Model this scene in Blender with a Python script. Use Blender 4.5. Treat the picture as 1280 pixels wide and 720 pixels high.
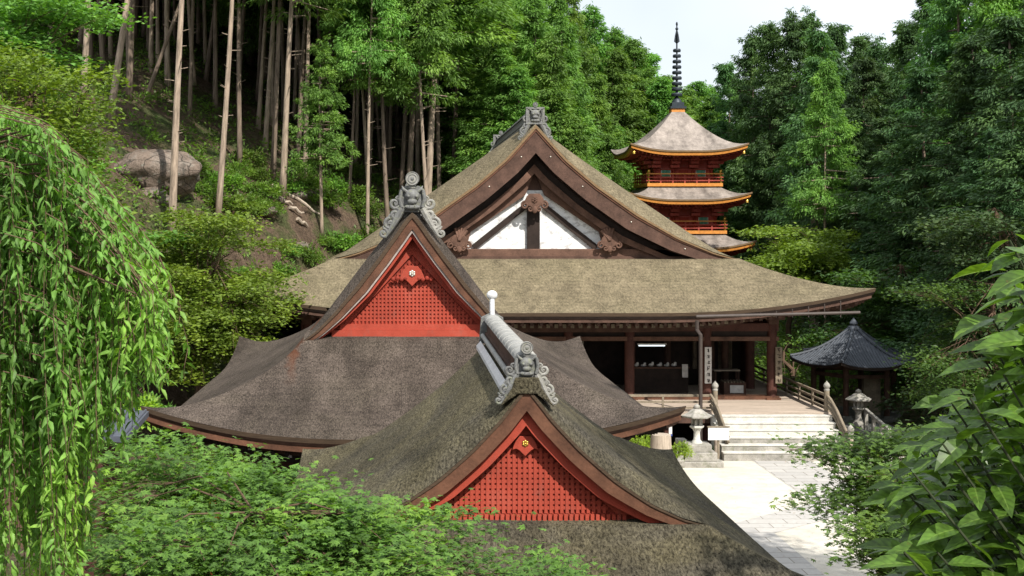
import bpy, math, random
import numpy as np
from mathutils import Vector, Matrix, noise as mnoise

R = math.radians
for o in list(bpy.data.objects): bpy.data.objects.remove(o)
SC = bpy.context.scene
COL = SC.collection

# ------------------------------------------------------------------ camera, sky, sun, exposure
CZ = 7.13; FP = 1545.0; VX = 505.0; HY = 275.0
cam = bpy.data.cameras.new('camera'); camo = bpy.data.objects.new('camera', cam); COL.objects.link(camo)
cam.sensor_width = 36; cam.lens = FP / 1280 * 36
cam.shift_x = (640 - VX) / 1280; cam.shift_y = -(360 - HY) / 1280
cam.clip_start = 0.05; cam.clip_end = 3000
camo.location = (0, 0, CZ); camo.rotation_euler = (R(90), 0, 0)
SC.camera = camo
ELEV = R(47); AZ = R(26)
w = bpy.data.worlds.new('World'); SC.world = w; w.use_nodes = True
nt = w.node_tree; nt.nodes.clear()
out = nt.nodes.new('ShaderNodeOutputWorld'); bg = nt.nodes.new('ShaderNodeBackground')
sky = nt.nodes.new('ShaderNodeTexSky'); sky.sky_type = 'NISHITA'; sky.sun_disc = False
sky.sun_elevation = ELEV; sky.sun_rotation = math.pi - AZ
sky.air_density = 1.0; sky.dust_density = 4.0; sky.ozone_density = 1.0; sky.altitude = 200
mixc = nt.nodes.new('ShaderNodeMix'); mixc.data_type = 'RGBA'
tcw = nt.nodes.new('ShaderNodeTexCoord'); nsw = nt.nodes.new('ShaderNodeTexNoise')
nsw.inputs['Scale'].default_value = 2.2; nsw.inputs['Detail'].default_value = 5
crw = nt.nodes.new('ShaderNodeMapRange'); crw.inputs[1].default_value = 0.35; crw.inputs[2].default_value = 0.7
crw.inputs[3].default_value = 0.6; crw.inputs[4].default_value = 1.0
nt.links.new(tcw.outputs['Generated'], nsw.inputs['Vector']); nt.links.new(nsw.outputs['Fac'], crw.inputs[0])
nt.links.new(crw.outputs[0], mixc.inputs[0]); nt.links.new(sky.outputs[0], mixc.inputs[6])
mixc.inputs[7].default_value = (9.3, 9.9, 10.6, 1)
nt.links.new(mixc.outputs[2], bg.inputs['Color']); bg.inputs['Strength'].default_value = 0.09
nt.links.new(bg.outputs[0], out.inputs[0])
sun = bpy.data.lights.new('sun', 'SUN'); suno = bpy.data.objects.new('sun', sun); COL.objects.link(suno)
sun.energy = 4.6; sun.angle = R(0.5); sun.color = (1, 0.955, 0.88)
SV = Vector((math.sin(AZ) * math.cos(ELEV), -math.cos(AZ) * math.cos(ELEV), math.sin(ELEV)))
suno.location = SV * 200; suno.rotation_euler = SV.to_track_quat('Z', 'Y').to_euler()
SC.view_settings.view_transform = 'Standard'; SC.view_settings.look = 'None'
SC.view_settings.exposure = 0.5; SC.view_settings.gamma = 1; SC.view_settings.use_curve_mapping = False
SC.render.engine = 'CYCLES'
cy = SC.cycles; cy.max_bounces = 5; cy.diffuse_bounces = 3; cy.glossy_bounces = 2; cy.transmission_bounces = 4
cy.transparent_max_bounces = 4; cy.caustics_reflective = False; cy.caustics_refractive = False
cy.use_denoising = True; cy.sample_clamp_indirect = 4

# ------------------------------------------------------------------ helpers
def P(px, py, D):
    return Vector(((px - VX) / FP * D, D, CZ - (py - HY) / FP * D))

def tag(o, label=None, cat=None, group=None, kind=None):
    if label: o['label'] = label
    if cat: o['category'] = cat
    if group: o['group'] = group
    if kind: o['kind'] = kind
    return o

def thing(name, label, cat, loc=(0, 0, 0), group=None):
    o = bpy.data.objects.new(name, None); COL.objects.link(o); o.location = loc
    o.empty_display_size = 0.1
    return tag(o, label, cat, group)

def world_loc(o):
    v = Vector(o.location)
    while o.parent: o = o.parent; v += Vector(o.location)
    return v

def link_mesh(name, me, mat, parent=None):
    o = bpy.data.objects.new(name, me); COL.objects.link(o)
    if mat: me.materials.append(mat)
    if parent: o.parent = parent
    return o

class MB:
    """collects shapes (world coordinates) and links them as one mesh"""
    def __init__(s): s.v = []; s.f = []
    def add(s, vs, fs):
        n = len(s.v); s.v += [tuple(v) for v in vs]; s.f += [tuple(i + n for i in f) for f in fs]; return s
    def box(s, x0, x1, y0, y1, z0, z1):
        vs = [(x, y, z) for x in (x0, x1) for y in (y0, y1) for z in (z0, z1)]
        return s.add(vs, [(0, 1, 3, 2), (4, 6, 7, 5), (0, 4, 5, 1), (2, 3, 7, 6), (0, 2, 6, 4), (1, 5, 7, 3)])
    def beam(s, a, b, wd, h, up=(0, 0, 1)):
        a = Vector(a); b = Vector(b); d = (b - a).normalized(); up = Vector(up)
        r = d.cross(up)
        if r.length < 1e-5: r = d.cross(Vector((1, 0, 0)))
        r.normalize(); u = r.cross(d)
        vs = [p + r * (sx * wd / 2) + u * (sz * h / 2) for p in (a, b) for sx, sz in ((-1, -1), (1, -1), (1, 1), (-1, 1))]
        return s.add(vs, [(3, 2, 1, 0), (4, 5, 6, 7), (0, 1, 5, 4), (1, 2, 6, 5), (2, 3, 7, 6), (3, 0, 4, 7)])
    def tube(s, pts, rad, n=8, cap=True):
        pts = [Vector(p) for p in pts]; rad = rad if hasattr(rad, '__len__') else [rad] * len(pts)
        vs = []; ref = Vector((0, 0, 1))
        prev = None
        for i, p in enumerate(pts):
            d = (pts[min(i + 1, len(pts) - 1)] - pts[max(i - 1, 0)])
            if d.length < 1e-9: d = Vector((0, 0, 1))
            d.normalize()
            if prev is None:
                r = d.cross(ref)
                if r.length < 0.05: r = d.cross(Vector((1, 0, 0)))
            else:
                r = prev - d * prev.dot(d)
                if r.length < 1e-5: r = d.cross(ref)
            r.normalize(); prev = r; u = d.cross(r)
            for k in range(n):
                a = 2 * math.pi * k / n
                vs.append(p + (r * math.cos(a) + u * math.sin(a)) * rad[i])
        fs = []
        for i in range(len(pts) - 1):
            for k in range(n):
                fs.append((i * n + k, i * n + (k + 1) % n, (i + 1) * n + (k + 1) % n, (i + 1) * n + k))
        if cap:
            fs.append(tuple(reversed(range(n)))); fs.append(tuple((len(pts) - 1) * n + k for k in range(n)))
        return s.add(vs, fs)
    def lathe(s, c, prof, n=16, axis='z'):
        c = Vector(c); vs = []
        for r, h in prof:
            for k in range(n):
                a = 2 * math.pi * k / n
                if axis == 'z': vs.append(c + Vector((r * math.cos(a), r * math.sin(a), h)))
                else: vs.append(c + Vector((r * math.cos(a), h, r * math.sin(a))))
        m = len(prof); fs = []
        for i in range(m - 1):
            for k in range(n): fs.append((i * n + k, i * n + (k + 1) % n, (i + 1) * n + (k + 1) % n, (i + 1) * n + k))
        fs.append(tuple(reversed(range(n)))); fs.append(tuple((m - 1) * n + k for k in range(n)))
        return s.add(vs, fs)
    def ball(s, c, r, n=12, m=8):
        c = Vector(c); r = r if hasattr(r, '__len__') else (r, r, r)
        vs = []
        for i in range(m + 1):
            t = math.pi * i / m
            for k in range(n):
                a = 2 * math.pi * k / n
                vs.append((c.x + r[0] * math.sin(t) * math.cos(a), c.y + r[1] * math.sin(t) * math.sin(a), c.z + r[2] * math.cos(t)))
        fs = [(i * n + k, (i + 1) * n + k, (i + 1) * n + (k + 1) % n, i * n + (k + 1) % n) for i in range(m) for k in range(n)]
        return s.add(vs, fs)
    def prism(s, poly, y0, y1):
        """polygon in (x,z) extruded along y"""
        n = len(poly)
        vs = [(x, y0, z) for x, z in poly] + [(x, y1, z) for x, z in poly]
        fs = [tuple(range(n)), tuple(range(2 * n - 1, n - 1, -1))] + [(k, n + k, n + (k + 1) % n, (k + 1) % n) for k in range(n)]
        return s.add(vs, fs)
    def strip(s, A, B):
        n = len(A); return s.add(list(A) + list(B), [(i, i + 1, n + i + 1, n + i) for i in range(n - 1)])
    def slab(s, A, B, y0, y1):
        """closed band between two (x,z) polylines, y0..y1"""
        n = len(A)
        q = [[(x, y, z) for x, z in L] for y in (y0, y1) for L in (A, B)]
        vs = q[0] + q[1] + q[2] + q[3]; fs = []
        for i in range(n - 1):
            fs += [(i, i + 1, n + i + 1, n + i), (2 * n + i, 3 * n + i, 3 * n + i + 1, 2 * n + i + 1),
                   (i, 2 * n + i, 2 * n + i + 1, i + 1), (n + i, n + i + 1, 3 * n + i + 1, 3 * n + i)]
        fs += [(0, n, 3 * n, 2 * n), (n - 1, 3 * n - 1, 4 * n - 1, 2 * n - 1)]
        return s.add(vs, fs)
    def grid(s, rows):
        m = len(rows); n = len(rows[0])
        return s.add([p for r in rows for p in r], [(i * n + k, i * n + k + 1, (i + 1) * n + k + 1, (i + 1) * n + k) for i in range(m - 1) for k in range(n - 1)])
    def build(s, name, mat, parent=None, smooth=False, bevel=0, fix=True):
        off = world_loc(parent) if parent else Vector((0, 0, 0))
        me = bpy.data.meshes.new(name)
        me.from_pydata([(v[0] - off.x, v[1] - off.y, v[2] - off.z) for v in s.v], [], s.f); me.validate()
        if fix:
            import bmesh
            bm = bmesh.new(); bm.from_mesh(me); bmesh.ops.recalc_face_normals(bm, faces=bm.faces); bm.to_mesh(me); bm.free()
        if smooth:
            me.shade_smooth()
            try: me.set_sharp_from_angle(angle=R(38))
            except Exception: pass
        o = link_mesh(name, me, mat, parent)
        if bevel:
            b = o.modifiers.new('bevel', 'BEVEL'); b.width = bevel; b.segments = 2; b.limit_method = 'ANGLE'
        return o

def quad_mesh(name, V, mat, parent=None, off=None, per=4):
    """V: (n,per,3) array of polygons"""
    n = len(V); me = bpy.data.meshes.new(name)
    if parent is not None and off is None:
        l = world_loc(parent); off = np.array([l.x, l.y, l.z])
    co = V.reshape(-1, 3) - (0 if off is None else off)
    me.vertices.add(n * per); me.vertices.foreach_set('co', co.astype(np.float32).ravel())
    me.loops.add(n * per); me.loops.foreach_set('vertex_index', np.arange(n * per, dtype=np.int32))
    me.polygons.add(n); me.polygons.foreach_set('loop_start', np.arange(0, n * per, per, dtype=np.int32))
    me.update(calc_edges=True)
    return link_mesh(name, me, mat, parent)

def nrm(a): return a / (np.linalg.norm(a, axis=-1, keepdims=True) + 1e-9)

def kites(c, d, nvec, L, Wd, fold=0.0, wpos=0.45):
    d = nrm(d); side = nrm(np.cross(d, nvec)); up = nrm(np.cross(side, d))
    L = np.asarray(L).reshape(-1, 1); Wd = np.asarray(Wd).reshape(-1, 1)
    base = c; tip = c + d * L; m = c + d * L * wpos + up * (fold * Wd)
    return np.stack([base, m + side * Wd / 2, tip, m - side * Wd / 2], axis=1)

def add_rib(o, n, st=((0, .04), (.14, .62), (.34, 1.0), (.58, .92), (.80, .5), (1, .0))):
    rib = []; tt = []
    for (t0, _), (t1, _) in zip(st, st[1:]):
        for a, b in (((0, 0, 1), (t0, t1, t1)), ((0, 1, 1), (t0, t1, t0)), ((0, 1, 1), (t0, t0, t1)), ((0, 1, 0), (t0, t1, t1))):
            rib.append(np.tile(a, n)); tt.append(np.tile(b, n))
    for nm, ar in (('rib', rib), ('along', tt)):
        at = o.data.attributes.new(nm, 'FLOAT', 'POINT'); at.data.foreach_set('value', np.concatenate(ar).astype(np.float32))

def leaf6(c, d, nvec, L, Wd, droop=0.15, st=((0, .04), (.14, .62), (.34, 1.0), (.58, .92), (.80, .5), (1, .0))):
    """a pointed leaf with a curved blade folded on the midrib, as triangles"""
    d = nrm(d); side = nrm(np.cross(d, nvec)); up = nrm(np.cross(side, d))
    L = np.asarray(L).reshape(-1, 1); Wd = np.asarray(Wd).reshape(-1, 1); tri = []
    rows = []
    for t, wd in st:
        m = c + d * L * t - up * L * droop * t * t
        rows.append((m, m + side * Wd * .5 * wd + up * Wd * .16 * wd, m - side * Wd * .5 * wd + up * Wd * .16 * wd))
    for (m0, l0, r0), (m1, l1, r1) in zip(rows, rows[1:]):
        tri += [(m0, m1, l1), (m0, l1, l0), (m0, r0, r1), (m0, r1, m1)]
    return np.concatenate([np.stack(x, axis=1) for x in tri], axis=0)

# ------------------------------------------------------------------ materials
class N:
    def __init__(s, name):
        s.m = bpy.data.materials.new(name); s.m.use_nodes = True; s.t = s.m.node_tree
        s.b = s.t.nodes['Principled BSDF']; s.o = s.t.nodes['Material Output']
        s.tc = s.t.nodes.new('ShaderNodeTexCoord')
    def link(s, a, b): s.t.links.new(a, b)
    def noise(s, scale, detail=4, rough=0.55, vec=None, stretch=None, dist=0):
        n = s.t.nodes.new('ShaderNodeTexNoise'); n.inputs['Scale'].default_value = scale
        n.inputs['Detail'].default_value = detail; n.inputs['Roughness'].default_value = rough; n.inputs['Distortion'].default_value = dist
        src = vec or s.tc.outputs['Object']
        if stretch:
            mp = s.t.nodes.new('ShaderNodeMapping'); mp.inputs['Scale'].default_value = stretch; s.link(src, mp.inputs[0]); src = mp.outputs[0]
        s.link(src, n.inputs['Vector']); return n.outputs['Fac']
    def vor(s, scale, stretch=None, out='Distance', feature='F1'):
        n = s.t.nodes.new('ShaderNodeTexVoronoi'); n.inputs['Scale'].default_value = scale; n.feature = feature
        src = s.tc.outputs['Object']
        if stretch:
            mp = s.t.nodes.new('ShaderNodeMapping'); mp.inputs['Scale'].default_value = stretch; s.link(src, mp.inputs[0]); src = mp.outputs[0]
        s.link(src, n.inputs['Vector']); return n.outputs[out]
    def ramp(s, fac, stops):
        n = s.t.nodes.new('ShaderNodeValToRGB'); e = n.color_ramp.elements
        while len(e) < len(stops): e.new(0.5)
        for i, (p, c) in enumerate(stops):
            e[i].position = p; e[i].color = (c[0], c[1], c[2], 1) if hasattr(c, '__len__') else (c, c, c, 1)
        s.link(fac, n.inputs[0]); return n.outputs[0]
    def mix(s, fac, a, b, mode='MIX'):
        n = s.t.nodes.new('ShaderNodeMix'); n.data_type = 'RGBA'; n.blend_type = mode
        for i, v in ((0, fac), (6, a), (7, b)):
            if hasattr(v, 'links') or hasattr(v, 'is_linked'): s.link(v, n.inputs[i])
            elif i == 0: n.inputs[0].default_value = v
            else: n.inputs[i].default_value = (v[0], v[1], v[2], 1)
        return n.outputs[2]
    def math(s, op, a, b=0.0, c=None):
        n = s.t.nodes.new('ShaderNodeMath'); n.operation = op
        for i, v in enumerate((a, b, c)):
            if v is None: continue
            if hasattr(v, 'is_linked'): s.link(v, n.inputs[i])
            else: n.inputs[i].default_value = v
        return n.outputs[0]
    def bump(s, h, strength=0.3, dist=0.02):
        n = s.t.nodes.new('ShaderNodeBump'); n.inputs['Strength'].default_value = strength; n.inputs['Distance'].default_value = dist
        s.link(h, n.inputs['Height']); s.link(n.outputs[0], s.b.inputs['Normal'])
    def col(s, c):
        if hasattr(c, 'is_linked'): s.link(c, s.b.inputs['Base Color'])
        else: s.b.inputs['Base Color'].default_value = (c[0], c[1], c[2], 1)
    def done(s, rough=0.8, spec=0.3, metal=0):
        s.b.inputs['Roughness'].default_value = rough; s.b.inputs['Specular IOR Level'].default_value = spec
        s.b.inputs['Metallic'].default_value = metal; return s.m

def mul(c, k): return tuple(x * k for x in c)

def bark_roof(name, base, moss=(0.13, 0.14, 0.06), mossamt=0.5, speck=0.5, stain=None, fs=14.0, contrast=1.0, course=.085, blot=1.0):
    n = N(name)
    big = n.noise(0.55, 5, 0.6, dist=0.6); mid = n.noise(2.6, 6, 0.7); fine = n.noise(fs, 4, 0.75, stretch=(1.5, .62, 1)); vf = n.noise(fs * 1.7, 2, 0.8, stretch=(1, .7, 1))
    c = n.ramp(mid, [(0.25, mul(base, 0.62)), (0.5, base), (0.78, mul(base, 1.35))])
    k = contrast
    c2 = n.ramp(fine, [(0.34, 1 - .75 * k), (0.5, 1.0), (0.66, 1 + .75 * k)])
    c = n.mix(1.0, c, c2, 'MULTIPLY')
    m = n.ramp(big, [(0.5 - 0.18 * mossamt, 0.0), (0.74 - 0.18 * mossamt, 1.0)])
    c = n.mix(n.math('MULTIPLY', m, 0.6 * mossamt), c, n.mix(1.0, moss, c2, 'MULTIPLY'))
    sp = n.ramp(vf, [(0.625, 0.0), (0.66, 1.0)])
    c = n.mix(n.math('MULTIPLY', sp, speck), c, mul(base, 2.4))
    dk = n.ramp(n.noise(fs * 1.6, 3, 0.7, stretch=(.6, 1.6, 1)), [(0.30, 1.0), (0.38, 0.0)])
    c = n.mix(n.math('MULTIPLY', dk, 0.7), c, mul(base, .3))
    spz = n.t.nodes.new('ShaderNodeSeparateXYZ'); n.link(n.tc.outputs['Object'], spz.inputs[0])
    wv = n.math('SINE', n.math('ADD', n.math('MULTIPLY', spz.outputs[2], 2 * math.pi / course), n.math('MULTIPLY', n.noise(1.7, 4, 0.6), 9.0)))
    c = n.mix(1.0, c, n.ramp(n.math('ADD', n.math('MULTIPLY', wv, .5), .5), [(0.0, 0.90), (0.25, 1.0), (1.0, 1.03)]), 'MULTIPLY')
    wet = n.noise(.9, 4, 0.6, stretch=(1.6, .5, .5)); c = n.mix(1.0, c, n.ramp(wet, [(0.30, 1 - .42 * blot), (0.5, 1.0), (0.70, 1 + .32 * blot)]), 'MULTIPLY')
    if stain:
        sx, hw, ya, yb, colr = stain
        sep = n.t.nodes.new('ShaderNodeSeparateXYZ'); n.link(n.tc.outputs['Object'], sep.inputs[0])
        wob = n.math('MULTIPLY', n.math('SUBTRACT', n.noise(5, 3), 0.5), 0.35)
        dx = n.math('ABSOLUTE', n.math('SUBTRACT', n.math('ABSOLUTE', n.math('ADD', sep.outputs[0], wob)), sx))
        mx = n.t.nodes.new('ShaderNodeMapRange'); mx.interpolation_type = 'SMOOTHSTEP'
        n.link(dx, mx.inputs[0]); mx.inputs[1].default_value = hw; mx.inputs[2].default_value = 0; mx.inputs[3].default_value = 0; mx.inputs[4].default_value = 1
        my = n.t.nodes.new('ShaderNodeMapRange'); my.interpolation_type = 'SMOOTHSTEP'
        n.link(sep.outputs[1], my.inputs[0]); my.inputs[1].default_value = ya; my.inputs[2].default_value = yb; my.inputs[3].default_value = 0; my.inputs[4].default_value = 1
        c = n.mix(n.math('MULTIPLY', n.math('MULTIPLY', mx.outputs[0], my.outputs[0]), 0.85), c, colr)
    n.col(c)
    h = n.math('ADD', n.math('MULTIPLY', fine, 1.0), n.math('MULTIPLY', vf, 0.5))
    n.bump(h, 0.9, 0.035)
    return n.done(0.95, 0.12)

def wood(name, base, var=0.35, scale=3, rough=0.75, stretch=(1, 1, 1), spec=0.25):
    n = N(name); a = n.noise(scale, 5, 0.6, stretch=stretch); b = n.noise(scale * 9, 3, 0.6, stretch=stretch)
    c = n.ramp(a, [(0.3, mul(base, 1 - var)), (0.5, base), (0.75, mul(base, 1 + var))])
    c = n.mix(0.5, c, n.ramp(b, [(0.3, 0.6), (0.7, 1.25)]), 'MULTIPLY')
    n.col(c); n.bump(b, 0.35, 0.01); return n.done(rough, spec)

def stone(name, base, var=0.3, scale=4, lichen=None, rough=0.9):
    n = N(name); a = n.noise(scale, 6, 0.65); b = n.noise(scale * 11, 3, 0.7)
    c = n.ramp(a, [(0.3, mul(base, 1 - var)), (0.55, base), (0.75, mul(base, 1 + var))])
    c = n.mix(0.6, c, n.ramp(b, [(0.3, 0.6), (0.7, 1.3)]), 'MULTIPLY')
    if lichen: c = n.mix(n.math('MULTIPLY', n.ramp(n.noise(scale * 1.7, 4, 0.6), [(0.52, 0), (0.66, 1)]), 0.6), c, lichen)
    n.col(c); n.bump(n.math('ADD', a, n.math('MULTIPLY', b, 0.4)), 0.5, 0.03); return n.done(rough, 0.3)

def leafmat(name, base, trans=None, var=0.35, scale=1.2, rough=0.5, transw=0.35, spec=0.3, rib=0):
    n = N(name)
    oi = n.t.nodes.new('ShaderNodeObjectInfo')
    a = n.noise(scale, 2, 0.5); b = n.noise(scale * 14, 1, 0.5)
    hsv = n.t.nodes.new('ShaderNodeHueSaturation')
    c = n.ramp(a, [(0.3, mul(base, 1 - var)), (0.5, base), (0.72, (base[0] * (1 + var * 1.5), base[1] * (1 + var), base[2] * (1 + var * .4)))])
    c = n.mix(0.8, c, n.ramp(b, [(0.3, 0.6), (0.7, 1.4)]), 'MULTIPLY')
    if rib:
        ra = n.t.nodes.new('ShaderNodeAttribute'); ra.attribute_name = 'rib'; al = n.t.nodes.new('ShaderNodeAttribute'); al.attribute_name = 'along'
        c = n.mix(n.math('MULTIPLY', n.ramp(ra.outputs['Fac'], [(0.03, 1), (0.12, 0)]), .6 * rib), c, (base[0] * 2.2, base[1] * 1.7, base[2] * 2.5))
        ve = n.math('SINE', n.math('ADD', n.math('MULTIPLY', al.outputs['Fac'], 46.0), n.math('MULTIPLY', ra.outputs['Fac'], -9.0)))
        c = n.mix(1.0, c, n.ramp(n.math('ADD', n.math('MULTIPLY', ve, .5), .5), [(0, 1 - .22 * rib), (.3, 1.0), (.9, 1.06)]), 'MULTIPLY')
        bl = n.noise(55, 4, .7); c = n.mix(n.math('MULTIPLY', n.ramp(bl, [(.64, 0), (.72, 1)]), .7 * rib), c, (.16, .12, .03))
    n.link(c, hsv.inputs['Color'])
    n.link(n.math('ADD', 0.485, n.math('MULTIPLY', oi.outputs['Random'], 0.03)), hsv.inputs['Hue'])
    n.link(n.math('ADD', 0.75, n.math('MULTIPLY', oi.outputs['Random'], 0.5)), hsv.inputs['Value'])
    cc = hsv.outputs[0]; n.col(cc); n.b.inputs['Roughness'].default_value = rough; n.b.inputs['Specular IOR Level'].default_value = spec
    tr = n.t.nodes.new('ShaderNodeBsdfTranslucent')
    n.link(n.mix(1.0, cc, trans or (1.5, 1.55, 0.55), 'MULTIPLY'), tr.inputs['Color'])
    ms = n.t.nodes.new('ShaderNodeMixShader'); ms.inputs[0].default_value = transw
    n.link(n.b.outputs[0], ms.inputs[1]); n.link(tr.outputs[0], ms.inputs[2]); n.link(ms.outputs[0], n.o.inputs[0])
    return n.m

def plain(name, c, rough=0.6, metal=0, spec=0.4):
    n = N(name); a = n.noise(7, 4, 0.6)
    n.col(n.ramp(a, [(0.3, mul(c, 0.78)), (0.7, mul(c, 1.12))])); n.bump(n.noise(40, 3), 0.15, 0.01)
    return n.done(rough, spec, metal)

M = dict(
    bark_main=bark_roof('cypress_bark_olive', (0.158, 0.130, 0.083), mossamt=0.35, moss=(0.132, 0.118, 0.062), speck=0.25, fs=12, contrast=.55, blot=.45),
    bark_mid=bark_roof('cypress_bark_grey', (0.078, 0.062, 0.051), mossamt=0.4, moss=(0.080, 0.070, 0.046), speck=1.0, stain=(2.36, 0.16, 1.5, 2.9, (0.11, 0.036, 0.014)), fs=27, contrast=.95),
    bark_near=bark_roof('cypress_bark_mossy', (0.066, 0.059, 0.047), mossamt=0.95, moss=(0.135, 0.115, 0.06), speck=0.4, fs=26, contrast=1.1, course=.06),
    bark_edge=wood('bark_edge', (0.075, 0.05, 0.032), 0.4, 10, 0.95, (0.3, 0.3, 6)),
    bark_tan=wood('bark_edge_tan', (0.20, 0.13, 0.07), 0.4, 10, 0.95, (0.3, 0.3, 6)),
    copperwood=wood('russet_board', (0.115, 0.052, 0.030), 0.45, 3, 0.7),
    brown=wood('brown_timber', (0.085, 0.047, 0.034), 0.45, 2.5, 0.8),
    brown2=wood('brown_timber_light', (0.125, 0.068, 0.047), 0.45, 2.5, 0.8),
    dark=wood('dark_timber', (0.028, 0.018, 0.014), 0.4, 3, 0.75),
    redbrown=wood('red_brown_timber', (0.075, 0.030, 0.022), 0.35, 3, 0.7),
    red=wood('vermilion_paint', (0.43, 0.062, 0.034), 0.2, 1.8, 0.6),
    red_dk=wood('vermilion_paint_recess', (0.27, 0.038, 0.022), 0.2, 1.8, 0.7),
    pred=wood('pagoda_red', (0.36, 0.075, 0.06), 0.25, 2, 0.7),
    orange=plain('orange_paint', (0.62, 0.25, 0.05), 0.5),
    gold=plain('gilt_metal', (0.75, 0.48, 0.10), 0.3, 0.8),
    silver=plain('silvered_metal', (0.62, 0.58, 0.5), 0.4, 0.6),
    moulding=plain('faded_pale_paint', (0.36, 0.30, 0.27), 0.7),
    whitep=plain('white_paint', (0.62, 0.6, 0.57), 0.6),
    tile=stone('roof_tile_grey', (0.165, 0.165, 0.16), 0.35, 8, (0.22, 0.23, 0.15), 0.62),
    tile_pale=stone('roof_tile_pale', (0.33, 0.325, 0.305), 0.3, 7, None, 0.6),
    tile_mid=stone('roof_tile_mid', (0.30, 0.29, 0.265), 0.35, 9, (0.2, 0.2, 0.14), 0.7),
    tile_white=stone('zinc_flashing', (0.62, 0.62, 0.62), 0.15, 6, None, 0.45),
    slate=stone('dark_tile', (0.075, 0.085, 0.102), 0.3, 5, None, 0.6),
    stone=stone('granite', (0.33, 0.31, 0.275), 0.35, 3, (0.14, 0.145, 0.09)),
    stone_pale=stone('granite_pale', (0.56, 0.54, 0.49), 0.22, 3, (0.40, 0.38, 0.33)),
    stone_dk=stone('granite_dark', (0.15, 0.15, 0.135), 0.3, 3, (0.09, 0.11, 0.06)),
    paleplank=wood('bleached_boards', (0.43, 0.35, 0.28), 0.25, 2, 0.85, (0.4, 4, 4)),
    greywood=wood('weathered_grey_wood', (0.22, 0.18, 0.13), 0.35, 4, 0.85),
    copper=plain('copper_pipe', (0.06, 0.045, 0.038), 0.6, 0.1),
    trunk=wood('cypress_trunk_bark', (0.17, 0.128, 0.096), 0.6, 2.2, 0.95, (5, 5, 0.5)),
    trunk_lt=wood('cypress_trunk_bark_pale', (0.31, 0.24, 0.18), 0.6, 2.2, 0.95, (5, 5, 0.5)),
    twig=wood('twig_bark', (0.11, 0.07, 0.045), 0.3, 6, 0.9),
    spire=plain('bronze_spire', (0.035, 0.045, 0.055), 0.5, 0.4),
    green=plain('green_lattice', (0.06, 0.30, 0.20), 0.6),
    yellowgreen=leafmat('leaf_bright', (0.20, 0.30, 0.03), var=0.3),
    cypress=leafmat('leaf_cypress', (0.130, 0.255, 0.050), var=0.4, scale=0.5, rough=0.6),
    cypress_b=leafmat('leaf_cypress_blue', (0.080, 0.165, 0.055), var=0.4, scale=0.5, rough=0.6),
    cedar=leafmat('leaf_cedar', (0.048, 0.098, 0.032), var=0.4, scale=0.5, rough=0.65, transw=0.25),
    maple_y=leafmat('leaf_maple_yellowish', (0.150, 0.245, 0.034), var=0.35, scale=1.2),
    shade=leafmat('leaf_shade', (0.055, 0.115, 0.024), var=0.45, scale=.8),  # darker green: shade of the right-hand wood put into the leaf colour
    maple=leafmat('leaf_maple', (0.110, 0.200, 0.040), var=0.35, scale=2.0),
    maple_near=leafmat('leaf_maple_near', (0.108, 0.212, 0.038), var=0.5, scale=2.5, transw=0.35),
    shrub=leafmat('leaf_shrub', (0.115, 0.215, 0.035), var=0.4, scale=1.0),
    cherry=leafmat('leaf_cherry', (0.150, 0.262, 0.052), var=0.5, scale=2, rib=.5, rough=0.5, transw=0.45, spec=0.3),
    broad=leafmat('leaf_broad', (0.105, 0.235, 0.034), var=0.45, scale=5, rib=1, rough=0.36, transw=0.42, spec=0.5),
)
def worn_red(name, base):
    n = N(name); a = n.noise(1.8, 5, 0.65); b = n.noise(9, 5, 0.75, stretch=(1, 1, .35)); f = n.noise(60, 3, .7)
    c = n.ramp(a, [(0.3, mul(base, .78)), (0.55, base), (0.75, (base[0] * 1.08, base[1] * 1.45, base[2] * 1.6))])
    c = n.mix(n.math('MULTIPLY', n.ramp(b, [(0.55, 0), (0.72, 1)]), .55), c, (base[0] * .62, base[1] * 1.5, base[2] * 1.9))
    c = n.mix(n.math('MULTIPLY', n.ramp(b, [(0.26, 1), (0.42, 0)]), .5), c, mul(base, .45))
    c = n.mix(.4, c, n.ramp(f, [(0.3, .7), (0.7, 1.2)]), 'MULTIPLY')
    n.col(c); n.bump(f, .25, .01); return n.done(.78, .2)
M['red'] = worn_red('vermilion_paint', (0.38, 0.062, 0.037)); M['pred'] = worn_red('pagoda_red', (0.38, 0.075, 0.055))
def plaster():
    n = N('worn_white_plaster'); a = n.noise(1.8, 5, 0.7, stretch=(1.6, 1, 2.6)); 
    c = n.ramp(a, [(0.40, (0.76, 0.76, 0.75)), (0.54, (0.68, 0.68, 0.67)), (0.60, (0.42, 0.41, 0.40)), (0.68, (0.62, 0.61, 0.6))])
    n.col(c); n.bump(a, 0.2, 0.01); return n.done(0.9, 0.2)
M['plaster'] = plaster()
def lampm():
    n = N('tube_lamp'); n.b.inputs['Emission Color'].default_value = (0.8, 0.95, 1, 1); n.b.inputs['Emission Strength'].default_value = 1.1; n.col((0.8, 0.8, 0.8)); return n.done()
M['lamp'] = lampm()

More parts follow.
